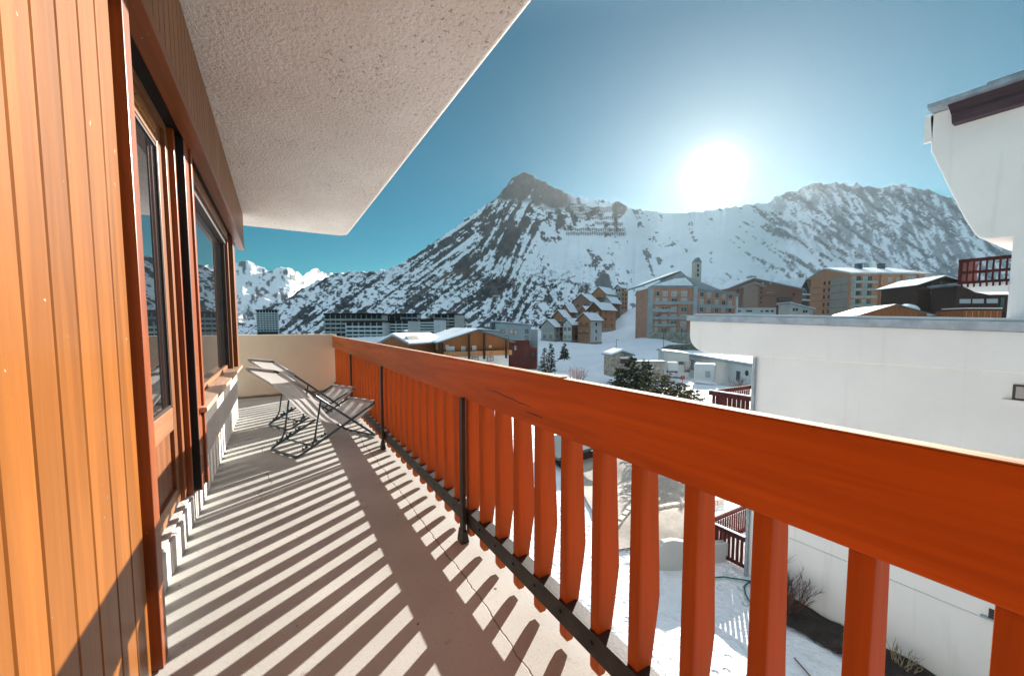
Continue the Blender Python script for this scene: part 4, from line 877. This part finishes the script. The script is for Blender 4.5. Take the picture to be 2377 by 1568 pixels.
t = seat('signpost', 'reddish signpost standing in the sunlit snow beyond the bush', 'signpost', 1584, 892, 58, 0); part(t, 'post', T_brown, lambda b: b.tube([(0, 0, -.3), (0, 0, 1.0)], .05)); part(t, 'sign_board', T_red, lambda b: b.box(-.3, .3, -.06, -.02, .7, 1.3))
# ---- lamp posts
for px, pyt, pyb, d, lab in ((1288, 838, 884, 84, 'thin lamp post on the snow right of the snowy conifer'), (1430, 788, 828, 120, 'thin lamp post beside the snowy track below the chalets'), (1540, 765, 814, 118, 'lamp post at the foot of the big gabled building')):
    t = seat('lamp_post', lab, 'lamp post', px, pyb, d, 0, 'lamp posts along the snowy road'); hh = (pyb - pyt) / F * d; part(t, 'pole', M_iron, lambda b: b.tube([(0, 0, -.4), (0, 0, hh)], .07, 6)); part(t, 'lamp_head', M_iron, lambda b: b.box(-.1, .7, -.1, .1, hh, hh + .12))
# ---- avalanche barriers
for i, (x0, x1, y0, y1) in enumerate(((1322, 1360, 477, 478), (1325, 1420, 485, 487), (1327, 1418, 492, 494), (1330, 1400, 500, 502), (1335, 1432, 508, 510), (1380, 1445, 521, 524), (1309, 1450, 536, 538), (1313, 1452, 545, 547))):
    b = MB(); n = int((x1 - x0) / 5); pts = [on_mountain(x0 + (x1 - x0) * k / n, y0 + (y1 - y0) * k / n + 1.2 * math.sin(k * 1.3 + i)) for k in range(n + 1)]
    o0 = pts[0].copy()
    for k in range(n):
        a, c = pts[k] - o0, pts[k + 1] - o0
        for z in (1.5, 3.2, 4.9): b.tube([a + Vector((0, 0, z)), c + Vector((0, 0, z))], .38, 4)
        b.tube([a + Vector((0, 0, -2)), a + Vector((0, 0, 5.4))], .42, 4)
    o = b.build('avalanche_barrier', M_dark, loc=o0)
    tag(o, ['shortest avalanche barrier, highest on the slope right of the peak', 'second avalanche barrier from the top, right of the peak', 'third avalanche barrier from the top, right of the peak', 'fourth avalanche barrier from the top, right of the peak', 'fifth avalanche barrier from the top, under the rock knobs', 'short avalanche barrier below the brownish rock knob', 'long avalanche barrier, last but one down the slope', 'lowest long avalanche barrier across the snowfield'][i], 'avalanche barrier', 'avalanche barriers below the ridge')
# ================================================================== WHITE NEIGHBOUR HOUSE
nb = thing('white_house', 'big white rendered house facing the balcony, with thick rounded flat roof edge', 'house', (14, 0, -6.4), world=True)
M_base = stained_wall('white_render_lower', (.82, .79, .77), .05, stain=(.16, .15, .13), amt=.5, bscale=70, bump=.12)
b = MB(); b.box(12, 22, -9, 6.42, -4.683, .30); b.build('wall', M_white, nb)
b = MB(); b.box(12.012, 22, -9, 6.415, -7.4, -4.70); b.build('lower_wall', M_white, nb)
b = MB(); b.box(12.03, 21.9, -8.9, 6.40, -4.699, -4.684); b.build('drip_groove', M_dark, nb)
rz = lambda y: 1.25 + (y - 1.5) * .0395
ang = [math.pi / 2 * k / 7 for k in range(8)]
out = [(-9, .262), (7.75, .262)] + [(7.75 + .72 * math.sin(a), .262 + .55 * (1 - math.cos(a))) for a in ang[1:]] + [(8.47, rz(8.47) - .22), (-9, rz(-9) - .22)]
b = MB(); b.prism(out, 0, 11.95, 22.5); ro = b.build('roof', M_white, nb, bevel=.02)
b = MB(); b.prism([(-9, rz(-9) - .216), (8.55, rz(8.55) - .216), (8.55, rz(8.55) - .03), (-9, rz(-9) - .03)], 0, 11.88, 22.6); b.build('roof_flashing', M_zinc, ro, bevel=.008)
b = MB(); b.prism([(-9, rz(-9) - .026), (8.40, rz(8.40) - .026), (8.3, rz(8.3) + .03), (-9, rz(-9) + .04)], 0, 12.0, 22.4); b.build('snow_cover', M_roofsnow, ro)
b = MB(); b.box(11.968, 11.999, .4, 1.60, -.25, .04); wn = b.build('window', M_dark, nb)
b = MB(); b.box(11.960, 11.967, .44, 1.56, -.215, .005); b.build('pane', M_pane, wn)
b = MB(); b.box(11.90, 11.999, .3, 1.72, -.29, -.253); b.build('sill', M_white, wn)
b = MB(); b.box(11.97, 12.011, 1.35, 1.66, -4.62, -4.44); wn = b.build('window', M_dark, nb); b = MB(); b.box(11.93, 12.011, 1.3, 1.76, -4.66, -4.622); b.build('sill', M_zinc, wn)
b = MB(); b.box(11.94, 12.011, -1.2, 1.47, -7.2, -4.42); dd = b.build('door', mat('dark_stained_boards', (.05, .026, .02), .6, .35, 2, (1, 6, 1)), nb); b = MB(); b.box(11.93, 12.011, 1.472, 1.53, -7.2, -4.40); b.build('door_frame', M_white, dd)
b = MB(); b.tube([(11.93, 6.32, .2), (11.93, 6.32, -6.6)], .05, 8); b.build('downpipe', M_zinc, nb)
M_dred = wood('dark_red_rail_wood', (.075, .022, .022), 2, rough=.85, coat=0, knots=False)
def neighbour_balcony(z0, parent, depth=2.4, y1=7.75):
    b = MB(); b.box(12.02, 12 + depth, 6.425, y1, z0 - .18, z0); fl = b.build('balcony_floor', M_white, parent)
    rr = MB(); rr.box(12.0, 12.06, 6.43, y1, z0 + .88, z0 + 1.02); rr.box(12.061, 12 + depth, y1 - .06, y1, z0 + .88, z0 + 1.02); rr.box(12 + depth - .06, 12 + depth, 6.43, y1 - .061, z0 + .88, z0 + 1.02)
    rr.box(12.0, 12.05, 6.43, y1, z0 + .06, z0 + .16); rr.box(12.061, 12 + depth, y1 - .05, y1, z0 + .06, z0 + .16)
    r_ = rr.build('balcony_rail', M_dred, parent)
    s_ = MB(); s_.box(11.99, 12.07, 6.43, y1 + .01, z0 + 1.024, z0 + 1.05); s_.build('rail_snow', M_roofsnow, r_)
    y = 6.5
    while y < y1 - .05: b = MB(); b.box(12.062, 12.085, y, y + .085, z0 + .05, z0 + .879); b.build('baluster', M_dred, parent); y += .135
    x = 12.15
    while x < 12 + depth - .1: b = MB(); b.box(x, x + .085, y1 - .085, y1 - .062, z0 + .05, z0 + .879); b.build('baluster', M_dred, parent); x += .135
neighbour_balcony(-1.97, nb); neighbour_balcony(-6.28, nb, y1=7.7)
b = MB(); b.box(12.0, 14.4, 6.425, 7.72, -7.2, -6.47); b.build('balcony_base', M_base, nb)
# tower house behind
tw = thing('tall_white_house', 'tall white house with swooping curved eave and dark purple fascia, rising behind the flat roof', 'house', (18, 0, -6.4), world=True)
b = MB(); b.prism([(2.30, 7.05), (3.9, 7.05), (4.02, 7.0), (3.93, 6.02), (3.47, 4.73), (3.19, 3.99), (3.02, 3.62), (2.93, 3.47), (2.80, 3.40), (2.30, 3.37)], 0, 16.02, 19.5); b.build('eave_cheek', M_white, tw, bevel=.03)
b = MB(); b.box(16.0, 24, -8, 2.335, -6.4, 7.04); b.build('wall', M_white, tw)
b = MB(); b.prism([(-8, 6.52), (3.50, 6.52), (3.52, 6.75), (3.60, 7.045), (-8, 7.045)], 0, 15.72, 15.995); fa2 = b.build('fascia', mat('purple_brown_boards', (.055, .028, .035), .6, .25, 3, (1, .4, 6)), tw)
b = MB(); b.box(15.70, 15.719, -8, 3.52, 6.76, 6.79); b.build('fascia_joint', M_dark, fa2)
b = MB(); b.box(15.55, 20, -8, 3.95, 7.055, 7.17); b.box(15.6, 20, -8, 2.9, 7.174, 7.24); b.build('roof', M_zinc, tw)
b = MB(); b.box(16.02, 16.10, 3.93, 4.10, 6.3, 7.05); b.build('gutter_end', M_white, tw)
b = MB(); b.prism([(2.34, 2.0), (2.9, 2.03), (3.18, 2.26), (2.34, 2.26)], 0, 16.0, 17.6); b.build('balcony_floor', M_white, tw)
b = MB(); b.box(15.99, 16.06, 2.34, 3.24, 2.84, 2.925); b.box(15.99, 16.05, 2.34, 3.2, 2.53, 2.60); b.box(15.99, 16.05, 2.34, 3.2, 2.27, 2.33); b.box(16.07, 17.6, 3.17, 3.24, 2.84, 2.925); b.build('balcony_rail', M_dred, tw)
for k in range(8): b = MB(); y = 2.38 + k * .112; b.box(16.0, 16.03, y, y + .035, 2.331, 2.839); b.build('baluster', M_dred, tw)
b = MB(); b.box(15.98, 17.6, 3.18, 3.23, 2.262, 2.839); b.build('side_panel', M_dred, tw)
for k in range(8): b = MB(); y = 2.36 + k * .11; b.box(15.95, 15.989, y, y + .03, 2.17, 2.33); b.build('bracket', M_dred, tw)

# ================================================================== GARDEN BELOW
def sheet(name, pts, m, dz, n=26, kind='structure', amp=.0):
    # pts: quad corners (x, y) -> draped sheet
    a, b_, c, d_ = [np.array(p, float) for p in pts]; U, V = np.meshgrid(np.linspace(0, 1, n), np.linspace(0, 1, n), indexing='ij')
    XY = (a * (1 - U)[..., None] + b_ * U[..., None]) * (1 - V)[..., None] + (d_ * (1 - U)[..., None] + c * U[..., None]) * V[..., None]
    wob = (fbm(XY[..., 0] * 1.3 + 5, XY[..., 1] * 1.3, 4) - .5); XY = XY + wob[..., None] * amp
    Zs = surf(XY[..., 0], XY[..., 1]) + dz + (fbm(XY[..., 0] * 3, XY[..., 1] * 3, 3) - .5) * amp * .4
    o = grid_mesh(name, XY[..., 0], XY[..., 1], Zs, [m]); return struct(o, kind)
def surf(x, y):
    x = np.asarray(x, float); y = np.asarray(y, float); r = np.hypot(x, y)
    return ground(x, y) + (fbm(x / 9, y / 9, 5) - .5) * np.clip(r / 40, .25, 1.2) * .9 + (fbm(x * .9, y * .9, 4) - .5) * .16 * np.clip(2 - r / 30, 0, 1)
def sz(x, y): return float(surf(np.array([x]), np.array([y]))[0])
M_soil = mat('bare_soil', (.050, .038, .032), .95, .5, 2.5, bump=.9, bscale=14, bdist=.08, fine=.6)
sheet('soil_bed', ((10.95, -2), (12.0, -2), (12.0, 5.6), (10.75, 5.4)), M_soil, .09, 40, amp=.35)
M_pave = mat('dry_driveway_concrete', (.40, .355, .31), .9, .14, .5, bump=.3, bscale=20, bdist=.01, fine=.25)
sheet('driveway', ((8.9, 9.0), (12.6, 7.9), (22, 14), (17, 22)), M_pave, .10, 40, amp=.06)

# white garden wall and kerb stones
b = MB(); p0, p1 = Vector((9.55, 7.75, 0)), Vector((12.1, 6.95, 0)); dv = (p1 - p0).normalized(); nv = Vector((-dv.y, dv.x, 0)); zb = sz(9.7, 7.6)
pts = []
for s_, z in ((0, .62), (.35, .86), (.7, .88), (1.3, .72), (1.9, .62), (2.65, .55)): pts.append((s_, z))
M4 = Matrix(((dv.x, nv.x, 0, p0.x), (dv.y, nv.y, 0, p0.y), (0, 0, 1, zb), (0, 0, 0, 1)))
b.prism([(0, -.8), (2.65, -.8)] + pts[::-1], 1, 0, .22, 0, M4)
gw = b.build('garden_wall', M_base, bevel=.02); tag(gw, 'low curved white garden wall stained grey, between the driveway and the snow', 'wall')
def kerbrow(a, c, n, label):
    a, c = Vector(a), Vector(c); b = MB()
    for k in range(n):
        p = a.lerp(c, (k + .5) / n); L = (c - a).length / n * .46; an = math.atan2(c.y - a.y, c.x - a.x); Mx = Matrix.Translation((p.x, p.y, sz(p.x, p.y) + .06)) @ Matrix.Rotation(an, 4, 'Z')
        b.box(-L, L, -.09, .09, -.1, .13 + random.uniform(-.02, .02), 0, Mx)
    tag(b.build('stone_edging', mat('pale_kerb_stone', (.50, .46, .41), .9, .2, 2), bevel=.01), label, 'edging')
kerbrow((12.2, 9.9, 0), (15.6, 9.3, 0), 9, 'pale stone edging along the driveway near the white garden wall'); kerbrow((9.6, 9.6, 0), (11.9, 10.6, 0), 6, 'shorter pale stone edging across the driveway, further left')
# hose
hp_ = [(10.9 + .75 * math.sin(k * .42) + k * .05, 6.55 - k * .10 + .22 * math.cos(k * .9)) for k in range(17)]
b = MB(); b.tube([(x, y, sz(x, y) + .07) for x, y in hp_], .022, 6); tag(b.build('garden_hose', mat('green_hose', (.02, .12, .085), .4, .1, 3), smooth=True), 'green garden hose lying on snow below the white balcony', 'hose')
# bare twigs
M_twig = mat('red_brown_twig', (.12, .055, .042), .8, .35, 6); M_twigp = mat('pale_pink_twig', (.40, .26, .24), .8, .2, 3); M_twigy = mat('straw_stem', (.30, .23, .15), .85, .2, 5)
def twigs(name, label, cat, x, y, h, spread, n, m, seed, r0=.012, depth=3, group=None, z=None):
    rnd = random.Random(seed); b = MB(); z0 = sz(x, y) if z is None else z
    def grow(p, d, L, r, lev):
        q = p + d * L; mid = p + d * L * .5 + Vector((rnd.uniform(-1, 1), rnd.uniform(-1, 1), rnd.uniform(-.3, .6))) * L * .09
        b.tube([p, mid, q], [r, r * .85, r * .6], 4)
        if lev > 0:
            for _ in range(rnd.choice((2, 3))):
                dd = (d + Vector((rnd.uniform(-1, 1), rnd.uniform(-1, 1), rnd.uniform(-.2, .7))) * .62).normalized(); grow(p.lerp(q, rnd.uniform(.5, 1)), dd, L * rnd.uniform(.5, .75), r * .6, lev - 1)
    for _ in range(n):
        a = rnd.uniform(0, 6.28); k = rnd.uniform(.05, 1) * spread; d = Vector((math.cos(a) * k, math.sin(a) * k, 1)).normalized()
        grow(Vector((math.cos(a) * k * .25 * h, math.sin(a) * k * .25 * h, -.05)), d, h * rnd.uniform(.35, .6), r0, depth)
    return tag(b.build(name, m, loc=(x, y, z0)), label, cat, group)
twigs('bare_shrub', 'dense bare red-brown shrub growing against the white house wall', 'shrub', 11.45, 4.95, 1.15, .9, 34, M_twig, 3)
twigs('bare_shrub', 'thin straw coloured shrub in the soil bed by the white wall', 'shrub', 11.6, 2.75, .75, .7, 9, M_twigy, 5, depth=2)
twigs('dry_plant', 'small dry stalk with drooping tip in the dark soil bed', 'plant', 11.4, 1.9, .55, .35, 4, M_twig, 8, depth=2)
twigs('dry_plant', 'low tuft of dry stems at the near end of the soil bed', 'plant', 11.5, 1.35, .4, .9, 8, M_twigy, 9, depth=1)
b = MB(); b.tube([(9.9, 4.1, sz(9.9, 4.1) + .05), (9.55, 3.5, sz(9.55, 3.5) + .06), (9.5, 3.0, sz(9.5, 3.0) + .05)], .015, 5); tag(b.build('fallen_twig', M_twig), 'single dark twig lying on the snow beside the soil bed', 'twig')
v = P(1338, 866, 80); twigs('bare_tree', 'small pinkish bare tree on the snow below the chalet cluster', 'tree', v.x, v.y, 3.6, .95, 26, M_twigp, 12, r0=.05, depth=3, z=P(1338, 890, 80).z)
v = P(1720, 905, 57); twigs('bare_tree', 'small dark leafless tree in front of the white hall, beside the white house', 'tree', v.x, v.y, 2.6, .6, 10, M_twig, 14, r0=.04, depth=3, z=P(1720, 912, 57).z)
# ------------------------------------------------------------------ evergreens
M_ndl = mat('conifer_needles', (.032, .046, .028), .8, .5, .9); M_ndl2 = mat('olive_needles', (.125, .120, .055), .8, .45, .9); M_bark = mat('bark', (.07, .05, .04), .9, .3, 4)
def foliage_card(b, p, d, L, w_, rnd, m):
    d = d.normalized(); s_ = d.cross(Vector((rnd.uniform(-1, 1), rnd.uniform(-1, 1), rnd.uniform(-1, 1)))).normalized() * w_
    b.add([p - s_ * .4, p + s_ * .4, p + d * L * .6 + s_ * .5, p + d * L, p + d * L * .6 - s_ * .5], [(0, 1, 2, 3, 4)], m)
def conifer(label, x, y, z, h, r, seed, snow=.06, mats=None, whorls=20, per=11, card=.2, group=None, name='conifer', shape=.9):
    rnd = random.Random(seed); t = thing(name, label, 'tree', (x, y, z), rnd.uniform(0, 6), group); b = MB(); b.tube([(0, 0, -.4), (.02 * h, .01 * h, h * .55), (0, 0, h * .98)], [h * .022, h * .014, h * .003], 6); b.build('trunk', M_bark, t)
    b = MB()
    for i in range(whorls):
        f = (i + rnd.random() * .6) / whorls; z0 = h * (.06 + .93 * f); rr = r * (1 - f) ** shape * (.75 + .4 * rnd.random()) + r * .04
        for k in range(max(4, int(per * (1 - f * .6)))):
            if rnd.random() < .13: continue
            a = rnd.uniform(0, 6.283); d = Vector((math.cos(a), math.sin(a), rnd.uniform(-.35, .12))); Lb = rr * rnd.uniform(.65, 1.18); nseg = max(3, int(Lb / card * 1.5))
            for s_ in range(nseg):
                q = (s_ + .5 + rnd.random() * .4) / nseg; p = Vector((0, 0, z0)) + d * Lb * q + Vector((0, 0, .16 * Lb * q * q * (1 if f > .6 else .4)))
                for _ in range(3):
                    dd = d + Vector((rnd.uniform(-1, 1), rnd.uniform(-1, 1), rnd.uniform(-.5, .8))) * .9
                    foliage_card(b, p, dd, card * rnd.uniform(.8, 1.6), card * .42, rnd, 1 if (rnd.random() < snow and q > .35) else (0 if rnd.random() < .8 else 2))
    b.build('crown', mats or [M_ndl, M_roofsnow, M_ndl2], t); return t
TG = 'evergreens between the houses'
def tree_at(label, px, pyt, d, pyb, rpx, seed, **kw):
    v = P(px, pyb, d); conifer(label, v.x, v.y, v.z, (pyb - pyt) / F * d, rpx / F * d, seed, **kw)
tree_at('tall snowy conifer just right of the two-tone house', 1264, 806, 92, 880, 19, 21, snow=.16, group=TG, card=.34)
tree_at('slim dark conifer touching the tall snowy one', 1279, 794, 96, 868, 13, 22, snow=.06, group=TG, card=.34)
tree_at('small lone conifer on the snow beneath the hillside chalets', 1310, 798, 100, 834, 12, 23, snow=.05, group=TG, card=.36)
for i, (px, pt, d, pb, rp, lab) in enumerate(((1440, 850, 33, 1010, 36, 'dark conifer at the left of the dense clump before the stone wall'), (1463, 828, 35, 1000, 34, 'tallest dark conifer in the dense clump before the stone wall'), (1497, 836, 34, 1010, 32, 'pointed dark conifer at the right of the dense clump'), (1475, 868, 31, 1020, 40, 'broad low dark conifer at the front of the dense clump'))):
    tree_at(lab, px, pt, d, pb, rp * 1.35, 30 + i, snow=.025, group=TG, card=.23, whorls=30, per=22, shape=.6)
for i, (px, pt, d, pb, rp, lab) in enumerate(((1532, 872, 26, 1060, 34, 'olive green bush beside the dark conifer clump'), (1567, 888, 25, 1070, 40, 'broad yellowish bush above the middle of the railing'), (1600, 908, 24, 1080, 36, 'lowest yellowish bush, nearest the dark red balcony'))):
    tree_at(lab, px, pt - 6, d, pb, rp * 1.5, 40 + i, snow=.03, group='olive bushes behind the railing', card=.17, whorls=26, per=22, shape=.33, name='bush', mats=[M_ndl2, M_roofsnow, M_ndl])
# timber shed seen between the balusters
v = P(1345, 1120, 22); sh = thing('timber_shed', 'dark timber shed with teal roof seen between the balusters', 'shed', (v.x, v.y, v.z), -PSI + math.radians(20)); part(sh, 'wall', T_dark, lambda b: b.box(-1.1, 1.3, 0, 2.4, -1.5, 1.7)); part(sh, 'roof', T_teal, lambda b: b.prism([(-1.5, 1.55), (1.6, 2.1), (1.6, 2.25), (-1.5, 1.7)], 1, -.4, 2.8)); part(sh, 'door', T_white, lambda b: b.box(-.9, -.4, -.05, -.004, 0, 1.4))



# ------------------------------------------------------------------ light and air
b = MB(); b.box(-3600, 3600, -3600, 3600, -60, 470); hz = b.mesh('haze', [])
m = bpy.data.materials.new('thin_haze'); m.use_nodes = True; nt = m.node_tree; nt.nodes.clear()
pv = N(nt, 'ShaderNodeVolumePrincipled', i_Density=HAZE, i_Anisotropy=.7); pv.inputs['Color'].default_value = (.85, .94, 1, 1)
ou = N(nt, 'ShaderNodeOutputMaterial'); nt.links.new(pv.outputs[0], ou.inputs['Volume']); hz.materials.append(m)
struct(bpy.data.objects.new('haze', hz), 'stuff'); COL.objects.link(bpy.data.objects['haze'])
w = bpy.data.worlds.new('World'); S.world = w; w.use_nodes = True; nt = w.node_tree
nt.nodes.clear(); out = N(nt, 'ShaderNodeOutputWorld')
sky = N(nt, 'ShaderNodeTexSky', sky_type='NISHITA', sun_disc=False, sun_elevation=SUN_EL, sun_rotation=SUN_AZ, altitude=2100, air_density=1.0, dust_density=.15, ozone_density=1.5)
tint = mixc(nt, 1.0, sky.outputs[0], (.10, .41, .39, 1), 'MULTIPLY')
bg = N(nt, 'ShaderNodeBackground', i_Strength=.05); nt.links.new(tint, bg.inputs[0])
tc = N(nt, 'ShaderNodeTexCoord'); dt = N(nt, 'ShaderNodeVectorMath', operation='DOT_PRODUCT'); dt.inputs[1].default_value = SUNV
nrm = N(nt, 'ShaderNodeVectorMath', operation='NORMALIZE'); nt.links.new(tc.outputs['Generated'], nrm.inputs[0]); nt.links.new(nrm.outputs[0], dt.inputs[0])
ang = mth(nt, 'ARCCOSINE', mth(nt, 'MINIMUM', dt.outputs['Value'], .9999999))
def ex(amp, deg): return mth(nt, 'MULTIPLY', mth(nt, 'EXPONENT', mth(nt, 'MULTIPLY', ang, -1 / math.radians(deg))), amp)
glow = None
for amp, deg, colr in ((7.0, .62, (1, .98, .95, 1)), (.15, 3.4, (1, .85, .75, 1)), (.02, 10, (1, .75, .6, 1))):
    g = N(nt, 'ShaderNodeBackground', i_Color=colr); nt.links.new(ex(amp, deg), g.inputs[1])
    ad = N(nt, 'ShaderNodeAddShader'); nt.links.new(g.outputs[0], ad.inputs[0]); nt.links.new((glow or bg).outputs[0], ad.inputs[1]); glow = ad
# added bright band high overhead, fill light for the shaded snow and slopes
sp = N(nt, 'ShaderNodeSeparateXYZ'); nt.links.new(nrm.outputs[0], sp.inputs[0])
sky_fill = mth(nt, 'MULTIPLY', ramp(nt, sp.outputs[2], .56, .92), mth(nt, 'MULTIPLY_ADD', noise(nt, nrm.outputs[0], 3.0, 5, .6), .5, .75))
g = N(nt, 'ShaderNodeBackground', i_Color=(.80, .92, 1, 1)); nt.links.new(mth(nt, 'MULTIPLY', sky_fill, .28), g.inputs[1])
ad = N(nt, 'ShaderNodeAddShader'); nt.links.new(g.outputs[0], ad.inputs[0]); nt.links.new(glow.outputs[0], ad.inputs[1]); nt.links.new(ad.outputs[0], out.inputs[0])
su = bpy.data.lights.new('sun', 'SUN'); su.energy = 3.9; su.angle = math.radians(.5); su.color = (1, .93, .84)
so = bpy.data.objects.new('sun', su); COL.objects.link(so); so.location = (0, 0, 50); so.rotation_euler = (-SUNV).to_track_quat('-Z', 'Y').to_euler()
S.view_settings.view_transform = 'Standard'; S.view_settings.look = 'None'; S.view_settings.exposure = 1.95; S.view_settings.gamma = 1
S.cycles.use_denoising = True; S.cycles.caustics_reflective = False; S.cycles.caustics_refractive = False
S.cycles.max_bounces = 8; S.cycles.diffuse_bounces = 4; S.cycles.sample_clamp_indirect = 8

for o in bpy.data.objects:
    if '_w' in o: del o['_w']
